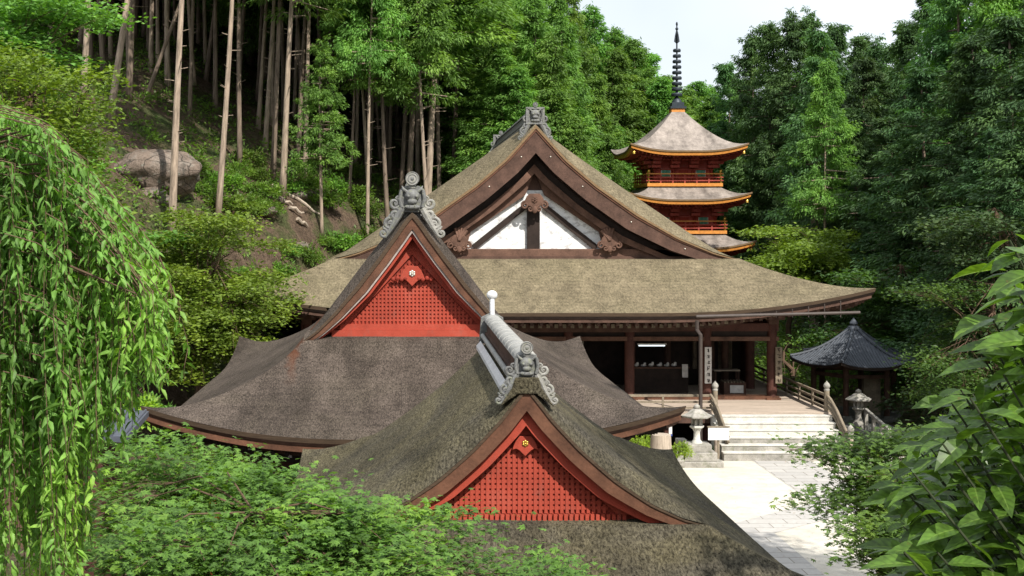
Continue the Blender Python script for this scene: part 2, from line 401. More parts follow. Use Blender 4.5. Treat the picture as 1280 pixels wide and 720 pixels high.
# ------------------------------------------------------------------ irimoya (hip-and-gable) roof
class Irimoya:
    def __init__(s, cx, W, y0, y1, ze, ug, tab, lift, Rl, minoko, dmin, th):
        s.cx, s.W, s.y0, s.y1, s.ze, s.ug, s.tab = cx, W, y0, y1, ze, ug, tab
        s.lift, s.Rl, s.mk, s.dm, s.th = lift, Rl, minoko, dmin, th
        s.yv = y0 + ug; s.yb = y1 - ug; s.taper = .42
    def prof(s, u):
        t = min(max(u, 0) / s.W, 1); acc = 0
        for (t0, s0), (t1, s1) in zip(s.tab, s.tab[1:]):
            if t <= t0: break
            te = min(t, t1); se = s0 + (s1 - s0) * (te - t0) / (t1 - t0); acc += (te - t0) * (s0 + se) / 2
        return s.W * acc
    def roll(s, u):
        q = min(1, max(0, (u - s.ug) / (s.W - s.ug)))
        k = ((0, 0), (.12, .42), (.3, .82), (.5, 1), (.7, .97), (.85, .78), (1, .3))
        for (a, b), (c, d) in zip(k, k[1:]):
            if q <= c: return b + (d - b) * (q - a) / (c - a)
        return .3
    def G(s, x, y):
        gx = max(0.0, 1 - (s.W - abs(x - s.cx)) / s.Rl); gy = max(0.0, 1 - min(y - s.y0, s.y1 - y) / s.Rl)
        return min(gx, 1.0) ** 2.3 * min(gy, 1.0) ** 2.3
    def z(s, x, y, u):
        ww = mnoise.noise(Vector((x * .8, y * .8, s.W))) * 0.012
        return s.ze + s.prof(u) + s.lift * s.G(x, y) + ww
    def eave(s, x, y): return s.ze + s.lift * s.G(x, y)
    def build_roof(s, mat, edge, parent, wall_y, rec_slope=0.0):
        mb = MB(); W, ug, cx = s.W, s.ug, s.cx
        NU, NV = 46, 60
        us = [ug * i / 14 for i in range(15)] + [ug + (W - ug) * (i / (NU - 15)) for i in range(1, NU - 14)]
        vs = [0.5 - 0.5 * math.cos(math.pi * (k / NV)) for k in range(NV + 1)]
        for sd in (-1, 1):
            rows = []
            for u in us:
                ya = s.y0 + min(u, ug); yb = s.y1 - min(u, ug); row = []
                for v in vs:
                    y = ya + (yb - ya) * v; x = cx + sd * (W - u); zz = s.z(x, y, u)
                    if u > ug:
                        d = min(y - ya, yb - y)
                        if d < s.dm:
                            zz -= s.mk * s.roll(u) * (1 - d / s.dm) ** 2
                    row.append((x, y, zz))
                rows.append(row)
            mb.grid(rows)
        ss = [math.sin(math.pi / 2 * (k / 30 - 1)) for k in range(61)]
        for fr in (0, 1):
            rows = []
            for u in us[:15]:
                y = s.y0 + u if fr == 0 else s.y1 - u
                rows.append([(cx + q * (W - u), y, s.z(cx + q * (W - u), y, u)) for q in ss])
            wy = wall_y if fr == 0 else s.y1 - (wall_y - s.y0)
            y = wy + (0.3 if fr == 0 else -0.3); ln = abs(y - rows[-1][0][1])
            rows.append([(p[0], y, p[2] + rec_slope * ln) for p in rows[-1]])
            mb.grid(rows)
        r = mb.build('roof', mat, parent, smooth=True, fix=False)
        me = r.data; 
        import bmesh
        bm = bmesh.new(); bm.from_mesh(me); bmesh.ops.remove_doubles(bm, verts=bm.verts, dist=0.002)
        bmesh.ops.recalc_face_normals(bm, faces=bm.faces)
        if sum(f.normal.z for f in bm.faces) < 0: bmesh.ops.reverse_faces(bm, faces=bm.faces)
        bm.to_mesh(me); bm.free(); me.shade_smooth()
        # eave edge + underside
        e = MB(); lo = s.loop(0, 0); l1 = s.loop(0.02, -s.th * 0.55); l2 = s.loop(0.07, -s.th); l3 = s.loop(min(ug, 1.6), -s.th + 0.12)
        e.strip(lo, l1); e.build('eave_edge', edge[0], parent, smooth=True, fix=False)
        e = MB(); e.strip(l1, l2).strip(l2, l3); e.build('soffit', edge[1], parent, smooth=True, fix=False)
        return r
    def loop(s, inset, dz, n=40):
        x0, x1, y0, y1 = s.cx - s.W + inset, s.cx + s.W - inset, s.y0 + inset, s.y1 - inset
        ss = [0.5 - 0.5 * math.cos(math.pi * k / n) for k in range(n)]
        pts = [(x0 + (x1 - x0) * q, y0) for q in ss] + [(x1, y0 + (y1 - y0) * q) for q in ss] + [(x1 - (x1 - x0) * q, y1) for q in ss] + [(x0, y1 - (y1 - y0) * q) for q in ss]
        pts.append(pts[0])
        def zz(x, y):
            ox = s.cx + (x - s.cx) * s.W / (s.W - inset); ym = (s.y0 + s.y1) / 2; hy = (s.y1 - s.y0) / 2
            oy = ym + (y - ym) * hy / (hy - inset); return s.eave(ox, oy) + dz
        return [(x, y, zz(x, y)) for x, y in pts]
    def ring(s, name, mat, parent, i0, i1, d0, d1):
        """box-section ring along the eaves: insets i0..i1, heights d0 (top) to d1"""
        A, B, C, Dd = s.loop(i0, d0), s.loop(i0, d1), s.loop(i1, d1), s.loop(i1, d0)
        return MB().strip(A, B).strip(B, C).strip(C, Dd).strip(Dd, A).build(name, mat, parent, fix=False)
    def rafters(s, mat, parent, i0, i1, dz, sp, wd, h, name='rafters', tipmat=None, rise=0.12):
        mb = MB(); tips = MB()
        lp = s.loop(i0, dz, 60); 
        def zat(x, y):
            hy = (s.y1 - s.y0) / 2; ym = (s.y0 + s.y1) / 2
            return s.eave(s.cx + (x - s.cx) * s.W / (s.W - i0), ym + (y - ym) * hy / (hy - i0)) + dz
        x = s.cx - s.W + i0 + sp
        while x < s.cx + s.W - i0 - sp / 2:
            for y, dy in ((s.y0 + i0, 1), (s.y1 - i0, -1)):
                z = zat(x, y); mb.beam((x, y, z), (x, y + dy * (i1 - i0), z + rise), wd, h)
                if tipmat and dy == 1: tips.box(x - wd / 2 - .003, x + wd / 2 + .003, y - .012, y - .002, z - h / 2 - .003, z + h / 2 + .003)
            x += sp
        y = s.y0 + i0 + sp
        while y < s.y1 - i0 - sp / 2:
            for x, dx in ((s.cx - s.W + i0, 1), (s.cx + s.W - i0, -1)):
                z = zat(x, y); mb.beam((x, y, z), (x + dx * (i1 - i0), y, z + rise), wd, h)
            y += sp
        r = mb.build(name, mat, parent, fix=False)
        if tipmat: tips.build('rafter_tips', tipmat, r)
        return r
    def verge(s, side, off, n=44, drop=True, foot=0.0):
        """(x,z) curve of the verge, offset o inwards; side -1/1"""
        pts = []
        m = 120
        for i in range(m + 1):
            u = (s.ug - foot) + (s.W - s.ug + foot) * i / m
            xx = s.W - u; zz = s.ze + s.prof(u)
            zz -= s.mk * s.roll(u)
            h_ = .02 * s.W; z_ = lambda v: s.prof(v) - s.mk * s.roll(v)
            sl = (z_(min(u + h_, s.W)) - z_(u - h_)) / (min(u + h_, s.W) - u + h_)
            nx, nz = -sl / math.hypot(1, sl), -1 / math.hypot(1, sl)   # inward/down for right side
            q = min(1, max(0, (u - s.ug) / (0.5 * (s.W - s.ug)))); tp = s.taper + (1.08 - s.taper) * q ** .8
            pts.append((xx + nx * off * tp, zz + nz * off * tp))
        outp = []
        for i, (x, z) in enumerate(pts):
            if x < 0:
                if outp:
                    x0, z0 = outp[-1]; t = x0 / (x0 - x); outp.append((0.0, z0 + (z - z0) * t))
                break
            outp.append((x, z))
        # resample
        L = [0]
        for a_, b_ in zip(outp, outp[1:]): L.append(L[-1] + math.hypot(b_[0] - a_[0], b_[1] - a_[1]))
        res = []; j = 0
        for k in range(n + 1):
            t = L[-1] * k / n
            while j < len(L) - 2 and L[j + 1] < t: j += 1
            f = (t - L[j]) / max(1e-9, L[j + 1] - L[j]); f = min(1, max(0, f))
            res.append((s.cx + side * (outp[j][0] + (outp[j + 1][0] - outp[j][0]) * f), outp[j][1] + (outp[j + 1][1] - outp[j][1]) * f))
        return res
    def band(s, name, mat, parent, o0, o1, ya, yb, foot=0.0, back=True):
        for sd in (-1, 1):
            A = s.verge(sd, o0, foot=foot); B = s.verge(sd, o1, foot=foot)
            MB().slab(A, B, s.yv + ya, s.yv + yb).build(name, mat, parent, smooth=True)
        if back:
            mb = MB()
            for sd in (-1, 1):
                mb.slab(s.verge(sd, o0, foot=foot), s.verge(sd, o1, foot=foot), s.yb - yb, s.yb - ya)
            mb.build('rear_' + name, mat, parent)

def spiral(c, r0, r1, turns, start, hand=1, n=26):
    pts = []
    for i in range(n + 1):
        t = i / n; a = start + hand * turns * 2 * math.pi * t; r = r0 + (r1 - r0) * t
        pts.append((c[0] + r * math.cos(a), c[1], c[2] + r * math.sin(a)))
    return pts

def demon_tile(parent, c, k, mat, pale, steep=1.0, framed=False, spread=1.0):
    """ridge-end tile: base centre c, scale k (about 1 m high at k=1)"""
    x, y, z = c
    d = parent
    b = MB()
    # back plate with shoulders
    poly = [(-.34, 0), (-.30, .30), (-.33, .52), (-.26, .62), (-.16, .66), (0, .68), (.16, .66), (.26, .62), (.33, .52), (.30, .30), (.34, 0)]
    b.prism([(x + px * k, z + pz * k) for px, pz in poly], y - .04 * k, y + .12 * k)
    body = b.build('demon_tile', mat, d, smooth=True, bevel=0.015 * k)
    f = MB()
    f.ball((x, y - .08 * k, z + .42 * k), (.19 * k, .14 * k, .17 * k), 14, 10)       # brow
    f.ball((x, y - .12 * k, z + .27 * k), (.13 * k, .13 * k, .09 * k), 14, 8)        # snout
    f.ball((x, y - .09 * k, z + .13 * k), (.20 * k, .12 * k, .08 * k), 14, 8)        # jaw
    for sd in (-1, 1):
        f.ball((x + sd * .10 * k, y - .19 * k, z + .40 * k), .045 * k, 10, 6)
        f.tube([(x + sd * .12 * k, y - .10 * k, z + .50 * k), (x + sd * .22 * k, y - .12 * k, z + .58 * k), (x + sd * .26 * k, y - .08 * k, z + .66 * k)], [.05 * k, .035 * k, .012 * k], 8)
        f.tube([(x + sd * .27 * k, y - .08 * k, z + .56 * k), (x + sd * .31 * k, y - .08 * k, z + .34 * k), (x + sd * .26 * k, y - .08 * k, z + .12 * k)], [.045 * k, .055 * k, .05 * k], 8)
        f.tube([(x + sd * .06 * k, y - .20 * k, z + .17 * k), (x + sd * .065 * k, y - .21 * k, z + .10 * k)], [.018 * k, .006 * k], 6)
    if framed:
        for sd in (-1, 1): f.box(x + sd * .34 * k - .04 * k, x + sd * .34 * k + .04 * k, y - .14 * k, y + .1 * k, z, z + .62 * k)
        f.box(x - .38 * k, x + .38 * k, y - .14 * k, y + .1 * k, z + .60 * k, z + .68 * k)
        f.box(x - .38 * k, x + .38 * k, y - .15 * k, y + .1 * k, z - .02 * k, z + .05 * k)
    f.build('face', mat, body, smooth=True)
    # round projecting tile on top
    t = MB()
    zc = z + (.84 if not framed else .78) * k; rr = (.175 if not framed else .10) * k
    t.lathe((x, y - .12 * k, zc), [(rr * .97, -.035 * k), (rr, -.02 * k), (rr, .06 * k), (rr * .6, .10 * k), (rr * .5, .5 * k)], 20, 'y')
    t.tube([(x, y - .03 * k, z + .60 * k), (x, y - .03 * k, zc)], rr * .55, 10)
    disc = t.build('round_tile', pale, d, smooth=True)
    t2 = MB()
    for ri in (.92, .60):
        t2.tube([(x + rr * ri * math.cos(a * math.pi / 12), y - .158 * k, zc + rr * ri * math.sin(a * math.pi / 12)) for a in range(25)], .011 * k, 6)
    t2.ball((x, y - .155 * k, zc), (.05 * k, .02 * k, .05 * k), 10, 6)
    t2.build('crest_ring', mat, disc, smooth=True)
    # scroll fins down the slopes
    for sd in (-1, 1):
        s_ = MB(); h = -sd
        def q(px, pz): return (x + sd * px * k * spread, y - .05 * k, z + pz * k)
        s_.tube(spiral(q(.52, .22), .14 * k, .03 * k, 1.3, math.pi if sd > 0 else 0, -h), [.046 * k] * 14 + [.036 * k] * 13, 8)
        s_.tube(spiral(q(.50, -.06 * steep), .16 * k, .03 * k, 1.4, math.pi / 2, -h), .048 * k, 8)
        s_.tube(spiral(q(.66, -.34 * steep), .15 * k, .03 * k, 1.3, math.pi / 2, h), .046 * k, 8)
        s_.tube(spiral(q(.86, -.62 * steep), .12 * k, .03 * k, 1.2, math.pi / 2, -h), .040 * k, 8)
        s_.tube([q(.30, .10), q(.42, -.10 * steep), q(.60, -.42 * steep), q(.80, -.74 * steep)], [.09 * k, .10 * k, .08 * k, .03 * k], 8)
        for (px, pz, rr_, hh) in ((.42, .02, .09, h), (.60, -.14 * steep, .08, -h), (.78, -.40 * steep, .08, h), (.40, .34, .07, -h), (.74, -.58 * steep, .07, -h)):
            s_.tube(spiral(q(px, pz), rr_ * k, .02 * k, 1.1, 0 if sd > 0 else math.pi, hh, 18), .030 * k, 6)
        for (px, pz) in ((.52, .22), (.50, -.06 * steep), (.66, -.34 * steep), (.86, -.62 * steep)):
            s_.ball(q(px, pz), (.035 * k, .05 * k, .035 * k), 8, 6)
        s_.build('scroll_ornament', pale if sd > 0 else mat, d, smooth=True)
    return body

def pendant(parent, x, y, z, k, mat, flower, name='gable_pendant', scrolls=True, plate=True):
    """carved gable pendant (gegyo), top centre at x,z"""
    b = MB()
    half = [(0, .10), (.16, .10), (.26, -.02), (.33, -.18), (.36, -.28), (.25, -.25), (.16, -.30), (.10, -.36), (0, -.46)]
    poly = [(px, pz) for px, pz in half] + [(-px, pz) for px, pz in reversed(half[1:-1])]
    b.prism([(x + px * k, z + pz * k) for px, pz in poly], y - .04 * k, y + .03 * k)
    g = b.build(name, mat, parent, bevel=0.012 * k)
    if scrolls:
        s_ = MB()
        for sd in (-1, 1):
            s_.tube(spiral((x + sd * .30 * k, y - .05 * k, z - .26 * k), .12 * k, .03 * k, 1.3, math.pi / 2, -sd), .034 * k, 8)
            s_.tube(spiral((x + sd * .14 * k, y - .05 * k, z - .38 * k), .09 * k, .02 * k, 1.2, math.pi / 2, sd), .03 * k, 8)
        s_.ball((x, y - .05 * k, z - .40 * k), (.09 * k, .05 * k, .12 * k))
        s_.build('carved_scrolls', mat, g, smooth=True)
    if flower:
        f = MB()
        for i in range(6):
            a = i * math.pi / 3 + math.pi / 6
            f.ball((x + .06 * k * math.cos(a), y - .055 * k, z - .10 * k + .06 * k * math.sin(a)), (.038 * k, .02 * k, .038 * k), 10, 6)
        f.ball((x, y - .075 * k, z - .10 * k), (.03 * k, .03 * k, .03 * k), 10, 6)
        f.build('flower_boss', flower, g, smooth=True)
    return g

def ridge_cap(parent, cx, ya, yb, z0, w_, h, body, cap, flash, sidebars=True, sag=0.0, side=.055):
    mb = MB()
    def zz(y): t = (y - ya) / (yb - ya); return z0 - sag * 4 * t * (1 - t)
    n = 10; ys = [ya + (yb - ya) * i / n for i in range(n + 1)]
    prof = [(-w_ / 2, -.3), (-w_ / 2, h * .25), (-w_ / 2 + .03, h * .27), (-w_ / 2 + .03, h * .9), (w_ / 2 - .03, h * .9), (w_ / 2 - .03, h * .27), (w_ / 2, h * .25), (w_ / 2, -.3)]
    rows = [[(cx + px, y, zz(y) + pz) for px, pz in prof] for y in ys]
    mb.grid(rows); mb.add(rows[0], [tuple(range(8))]); mb.add(rows[-1], [tuple(range(8))])
    r = mb.build('ridge', body, parent)
    c = MB()   # row of cap tiles
    y = ya
    L = (yb - ya) / max(4, round((yb - ya) / .42))
    while y < yb - .05:
        pr = [(math.cos(a * math.pi / 8), math.sin(a * math.pi / 8)) for a in range(9)]
        rows = [[(cx + px * (w_ / 2 + .0 + g), yy, zz(yy) + h * .88 + pz * (w_ * .34 + g)) for px, pz in pr] for yy, g in ((y, .0), (y + .02, .02), (y + L * .9, .02), (y + L * .93, -.02), (y + L, -.02))]
        c.grid(rows); c.add(rows[0], [tuple(range(9))])
        y += L
    c.build('cap_tiles', cap, r, smooth=True)
    if sidebars:
        for sd in (-1, 1):
            sb = MB(); x = cx + sd * (w_ / 2 + side * 1.1)
            sb.tube([(x, yy, zz(yy) + .02) for yy in ys], side, 10)
            sb.tube([(x, yy, zz(yy) + h * .30) for yy in (ya, ya + .01)], side * 1.1, 10)
            sb.build('side_roll', cap, r, smooth=True)
            fl = MB(); x = cx + sd * (w_ / 2 + side * 3)
            fl.grid([[(x - sd * side, yy, zz(yy) - .06), (x + sd * side * .8, yy, zz(yy) - .13), (x + sd * side * .85, yy, zz(yy) - .18)] for yy in ys])
            fl.build('flashing', flash, r)
    return r

def lattice(parent, x0, x1, zb, apex_z, y, pitch, bar, mat, fine=None, lat_mat=None, th=.03):
    """square grille clipped to a triangle x0..x1 at zb, apex at apex_z; bulge lets the sides curve"""
    mb = MB(); cx = (x0 + x1) / 2; hw = (x1 - x0) / 2
    def half(z):
        t = (z - zb) / (apex_z - zb); return hw * max(0, (1 - t)) ** 1.06
    z = zb + pitch
    while z < apex_z - pitch:
        h = half(z + bar / 2) 
        if h > pitch: mb.box(cx - h, cx + h, y - th * .75, y, z - bar / 2, z + bar / 2)
        z += pitch
    k = -int(hw / pitch)
    while k * pitch < hw:
        x = cx + k * pitch
        lo, hi = zb, apex_z
        for _ in range(22):
            mid = (lo + hi) / 2
            if half(mid) > abs(x - cx) + bar / 2: lo = mid
            else: hi = mid
        if lo > zb + pitch: mb.box(x - bar / 2, x + bar / 2, y - th, y - .001, zb, lo)
        k += 1
    return mb.build('lattice_grille', mat, parent, fix=False)

# ================================================================== TERRAIN
def terrain(x, y):
    # hillside behind and to the left, flat court in the middle, bank under the camera
    foot = 58 + 2.2 * min(x, 0) if x < 0 else 58
    if x < -14: foot = 58 - 30.8
    if x > 5: foot = 58 + min(34, (x - 5) * 3.4)
    if x > 26: foot = 92 - (x - 26) * 1.0
    d = y - foot
    h = 0
    if d > 0:
        dd = d; h = 0.72 * min(dd, 10.5) + 0.27 * max(0, dd - 10.5)
        if d < 3: h *= d / 3 * .6 + .4
    if x < -7 and y < foot: 
        pass
    r = max(0, min(1, (10.5 - y) / 7)); r = r * r * (3 - 2 * r)
    h2 = r * 5.3
    if h > 0 or h2 > 0 or x > 17 or x < -9:
        q = Vector((x * .35, y * .35, 0)); h += (mnoise.noise(q) * .35 + mnoise.noise(q * 3.1) * .12) * min(1, max(h + h2, 0.0) / 2 + (0.3 if x > 17 else 0))
    if x > 3: h = min(h, 7.5 - min(4.5, (x - 3) * .35) + .3 * mnoise.noise(Vector((x * .3, y * .3, 2))))
    return max(h, 0) + h2

def build_ground():
    xs = sorted(set([-400, -250, -150, -100] + list(np.arange(-70, 75, 1.5)) + [100, 150, 250, 400]))
    ys = sorted(set([-120, -60, -30, -15] + list(np.arange(-8, 130, 1.25)) + [160, 220, 320, 500]))
    rows = [[(x, y, terrain(x, min(y, 160))) for x in xs] for y in ys]
    n = N('forest_floor')
    a = n.noise(0.5, 6, 0.65); b = n.noise(6, 5, 0.7)
    c = n.ramp(a, [(0.3, (0.085, 0.06, 0.042)), (0.46, (0.15, 0.105, 0.075)), (0.55, (0.085, 0.085, 0.04)), (0.7, (0.06, 0.09, 0.03))])
    c = n.mix(0.7, c, n.ramp(b, [(0.3, 0.4), (0.7, 1.6)]), 'MULTIPLY'); c = n.mix(.6, c, n.ramp(n.vor(9, out='Distance'), [(0.1, 0.5), (0.5, 1.4)]), 'MULTIPLY'); n.col(c); n.bump(n.math('ADD', b, n.noise(22, 4, .7)), 1.0, 0.15)
    o = MB().grid(rows).build('ground', n.done(0.95, 0.1), smooth=True, fix=False)
    tag(o, kind='structure')
    # pale sand court
    n = N('pale_sand'); a = n.noise(0.7, 5, 0.6); b = n.noise(55, 3, 0.7)
    c = n.ramp(a, [(0.3, (0.50, 0.46, 0.39)), (0.7, (0.62, 0.58, 0.50))]); c = n.mix(0.35, c, n.ramp(b, [(0.3, 0.7), (0.7, 1.2)]), 'MULTIPLY')
    c = n.mix(1.0, c, n.ramp(n.noise(2.3, 6, 0.7), [(0.3, 0.78), (0.5, 1.0), (0.7, 1.06)]), 'MULTIPLY')
    n.col(c); n.bump(b, 0.3, 0.01)
    rows = [[(x, y, 0.012) for x in (4.6, 9, 14, 17.5)] for y in (11, 20, 30, 37.2)]
    tag(MB().grid(rows).build('courtyard', n.done(0.95, 0.1), fix=False), kind='structure')
    # stone paved path
    n = N('paving_slabs')
    br = n.t.nodes.new('ShaderNodeTexBrick'); n.link(n.tc.outputs['Object'], br.inputs[0])
    br.inputs['Scale'].default_value = 1.0; br.inputs['Brick Width'].default_value = .9; br.inputs['Row Height'].default_value = .42
    br.inputs['Mortar Size'].default_value = .012
    br.inputs['Color1'].default_value = (.46, .44, .41, 1); br.inputs['Color2'].default_value = (.38, .365, .345, 1); br.inputs['Mortar'].default_value = (.2, .18, .15, 1)
    c = n.mix(0.4, br.outputs[0], n.ramp(n.noise(9, 5, .7), [(.3, .7), (.7, 1.2)]), 'MULTIPLY'); n.col(c)
    L = [(10.3, 36.6), (10.3, 31.1), (7.0, 28.4), (7.0, 11)]; Rr = [(12.0, 36.6), (12.0, 30.9), (8.42, 28.1), (8.42, 11)]
    mb = MB(); mb.strip([(x, y, .018) for x, y in L], [(x, y, .018) for x, y in Rr])
    tag(mb.build('path', n.done(0.85, 0.25), fix=False), kind='structure')
build_ground()

# ================================================================== MAIN HALL
def main_hall():
    rt = thing('main_hall', 'large temple hall with broad olive bark roof, white plaster gable and open dark front', 'temple hall', (4.49, 48, 0))
    I = Irimoya(4.49, 10.27, 38.65, 61.1, 4.22, 3.36, ((0, .42), (.3, .50), (.36, .69), (.8, .69), (1, .75)), 0.78, 7.0, .82, 2.1, .20)
    wy = I.yv + 1.0
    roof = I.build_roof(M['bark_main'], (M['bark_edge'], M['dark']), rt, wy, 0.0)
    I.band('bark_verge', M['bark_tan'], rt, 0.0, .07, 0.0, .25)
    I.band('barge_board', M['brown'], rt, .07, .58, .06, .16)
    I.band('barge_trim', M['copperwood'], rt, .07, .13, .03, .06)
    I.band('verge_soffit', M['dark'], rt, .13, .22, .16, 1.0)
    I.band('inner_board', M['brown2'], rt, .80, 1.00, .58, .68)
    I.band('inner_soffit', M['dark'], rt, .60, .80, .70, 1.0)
    zb = I.ze + I.prof(I.ug)
    cx = I.cx
    # gable wall, plaster triangle, struts
    A = I.verge(-1, .4) ; B = I.verge(1, .4)
    poly = A + B[::-1][1:]
    MB().prism([(x, z) for x, z in poly], wy + .02, wy + .2).build('gable_wall', M['brown'], rt)
    yp = wy
    pz0 = zb + .42
    def g(px, py): v = P(px, py, yp); return (v.x, v.z)
    pl = [g(584, 311), g(586, 284), g(655, 238), g(681, 238), g(750, 284), g(752, 311)]
    MB().prism(pl, wy - .02, wy + .018).build('plaster_panel', M['plaster'], rt)
    for sd in (-1, 1):
        a = g(668 + sd * 76, 309); b = g(668 + sd * 12, 258)
        MB().beam((a[0], wy - .07, a[1]), (b[0], wy - .07, b[1]), .10, .20, (0, 0, 1)).build('strut', M['dark'], rt)
        # frieze board outlining the plaster (carved, mottled)
        a = g(668 + sd * 86, 312); b = g(668 + sd * 80, 290); c = g(668 + sd * 12, 244); d = g(668 + sd * 3, 222); e = g(668 + sd * 60, 252); f = g(668 + sd * 128, 312)
        MB().prism([a, b, c, d, e, f], wy - .16, wy - .03).build('carved_frieze', M['brown2'], rt)
    a = g(666, 311)
    MB().box(cx - .22, cx + .22, wy - .16, wy - .02, g(0, 311)[1], g(0, 245)[1]).build('king_post', M['dark'], rt)
    bz0, bz1 = g(0, 329)[1], g(0, 311)[1]
    MB().box(cx - 5.6, cx + 5.6, wy - .30, wy + .1, zb - .1, bz1).build('tie_beam', M['brown2'], rt, bevel=.02)
    MB().box(cx - 5.9, cx + 5.9, wy - .36, wy - .29, zb - .1, zb + .09).build('base_moulding', M['brown'], rt)
    v = P(668, 246, I.yv + .5); pendant(rt, cx, I.yv + .52, v.z, 1.1, M['brown2'], M['brown2'], 'gable_pendant')
    for sd in (-1, 1):
        v = P(668 + sd * 94, 297, I.yv + .5); pendant(rt, v.x, I.yv + .52, v.z, 1.0, M['brown2'], None, 'side_pendant')
        # fan shaped carved bracket over the side pendant
        mb = MB()
        for i in range(5):
            a = R(90 + sd * (-20 + i * 16)); mb.tube([(v.x, I.yv + .5, v.z - .1), (v.x + .4 * math.cos(a) , I.yv + .56, v.z + .34 * math.sin(a))], [.075, .05], 6)
        mb.build('carved_fan', M['brown2'], rt, smooth=True)
    # nail covers
    for sd in (-1, 1):
        c_ = I.verge(sd, .32)
        for k in (10, 21, 32, 40): MB().ball((c_[k][0], I.yv + .05, c_[k][1]), (.026, .02, .026), 8, 6).build('nail_cover', M['silver'], rt, smooth=True)
    # ridge and demon tiles
    zr = I.ze + I.prof(I.W) - .12
    ridge_cap(rt, cx, I.yv + .55, I.yb - .4, zr, .42, .36, M['tile'], M['tile'], M['tile'], True, sag=0.0)
    demon_tile(rt, (cx, I.yv + .35, zr - .06), .84, M['tile'], M['tile'], 0.9, framed=True, spread=.72)
    demon_tile(rt, (cx, I.yb - .3, zr - .02), .92, M['tile'], M['tile'], 0.9, framed=True, spread=.72)
    # eaves: boards, two tiers of rafters, purlins
    I.ring('eave_board', M['brown'], rt, .10, .22, -.20, -.31)
    I.rafters(M['brown'], rt, .20, 1.3, -.37, .30, .10, .11, name='flying_rafters', rise=.12)
    I.ring('rafter_tie', M['brown'], rt, 1.1, 1.22, -.26, -.42)
    I.rafters(M['redbrown'], rt, 1.05, 2.3, -.50, .26, .11, .12, name='base_rafters', tipmat=M['greywood'], rise=.14)
    I.ring('purlin', M['brown'], rt, 1.75, 2.0, -.50, -.76)
    # body: columns, lintels, walls, floor, interior
    yc = 41.0; fz = 1.19; ct = I.ze - .35
    xs = [4.49 - 7.7, -.9, 1.35, 3.4, 5.45, 7.48, 10.03, 12.2]
    for x in xs:
        MB().lathe((x, yc, 0), [(.17, fz), (.165, fz + .1), (.165, ct)], 16).build('column', M['redbrown'], rt, smooth=True)
        MB().box(x - .24, x + .24, yc - .24, yc + .24, fz, fz + .07).build('column_base', M['copperwood'], rt)
        # bracket block on the column head
        MB().box(x - .3, x + .3, yc - .45, yc + .3, ct - .02, ct + .14).box(x - .16, x + .16, yc - .26, yc + .26, ct - .18, ct - .02).build('bracket', M['brown'], rt)
    MB().box(xs[0] - .2, xs[-1] + .2, yc - .10, yc + .10, ct - .42, ct - .16).build('lintel', M['redbrown'], rt)
    MB().box(xs[0] - .3, xs[-1] + .3, yc - .14, yc + .14, ct + .02, ct + .26).build('head_beam', M['brown'], rt)
    MB().box(xs[0] - .2, xs[-1] + .2, yc - .13, yc + .13, ct - .74, ct - .60).build('lower_lintel', M['brown2'], rt)
    MB().box(xs[0], xs[-1], yc - .03, yc + .03, ct - .60, ct - .42).build('transom_panel', M['dark'], rt)
    MB().box(xs[0] - .2, xs[-1] + .2, yc - .16, yc + .16, fz, fz + .12).build('threshold', M['copperwood'], rt)
    # side row of columns going back on the right and the left
    for x in (xs[0], xs[-1]):
        for y in (43.6, 46.2, 48.8, 51.4, 54.0, 57.6):
            MB().lathe((x, y, 0), [(.17, fz), (.165, ct)], 12).build('side_column', M['redbrown'], rt, smooth=True)
        MB().box(x - .1, x + .1, yc, 57.6, ct - .42, ct - .16).box(x - .06, x + .06, 43.6, 57.6, fz, ct).build('side_wall', M['redbrown'], rt)
    MB().box(xs[0], xs[-1], 57.5, 57.7, 0, ct).build('rear_wall', M['redbrown'], rt)
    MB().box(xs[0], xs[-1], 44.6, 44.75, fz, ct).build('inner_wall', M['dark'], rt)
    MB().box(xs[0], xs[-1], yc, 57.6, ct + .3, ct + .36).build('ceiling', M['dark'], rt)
    for x in (2.2, 5.0, 8.1, 9.35, 10.9, 11.4):
        MB().lathe((x, 43.9, 0), [(.13, fz), (.13, ct)], 12).build('inner_column', M['brown'], rt, smooth=True)
    for x in (10.35, 10.72, 11.25, 11.62):   # hanging cloths deeper inside
        mb = MB(); rows = [[(x + .13 * i / 6, 44.3 + .03 * math.sin(i * 2), z) for i in range(7)] for z in (ct - .5, fz + .6)]
        mb.grid(rows).build('hanging_cloth', M['greywood'], rt)
    # floors
    MB().box(xs[0] - 1.1, 13.2, 38.15, 58.4, fz - .10, fz).build('veranda_floor', M['paleplank'], rt)
    MB().box(xs[0] - 1.05, 13.15, 38.2, 38.3, fz - .34, fz - .103).build('floor_beam', M['brown'], rt)
    for i in range(14):
        x = xs[0] - .9 + i * 1.23
        MB().box(x - .09, x + .09, 38.42, 38.6, 0, fz - .1).build('floor_post', M['redbrown'], rt)
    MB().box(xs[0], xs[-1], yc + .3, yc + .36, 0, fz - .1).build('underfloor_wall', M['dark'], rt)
    # balustrade : along the front left of the stairs and down the right side
    def rail(pa, pb, n, caps):
        pa = Vector(pa); pb = Vector(pb); mb = MB()
        for h, t in ((.50, .07), (.30, .055), (.12, .055)): mb.beam(pa + Vector((0, 0, h)), pb + Vector((0, 0, h)), t, t)
        for i in range(n + 1):
            p = pa.lerp(pb, i / n); mb.beam(p, p + Vector((0, 0, .5)), .06, .06, (0, 1, 0))
        mb.build('balustrade', M['greywood'], rt)
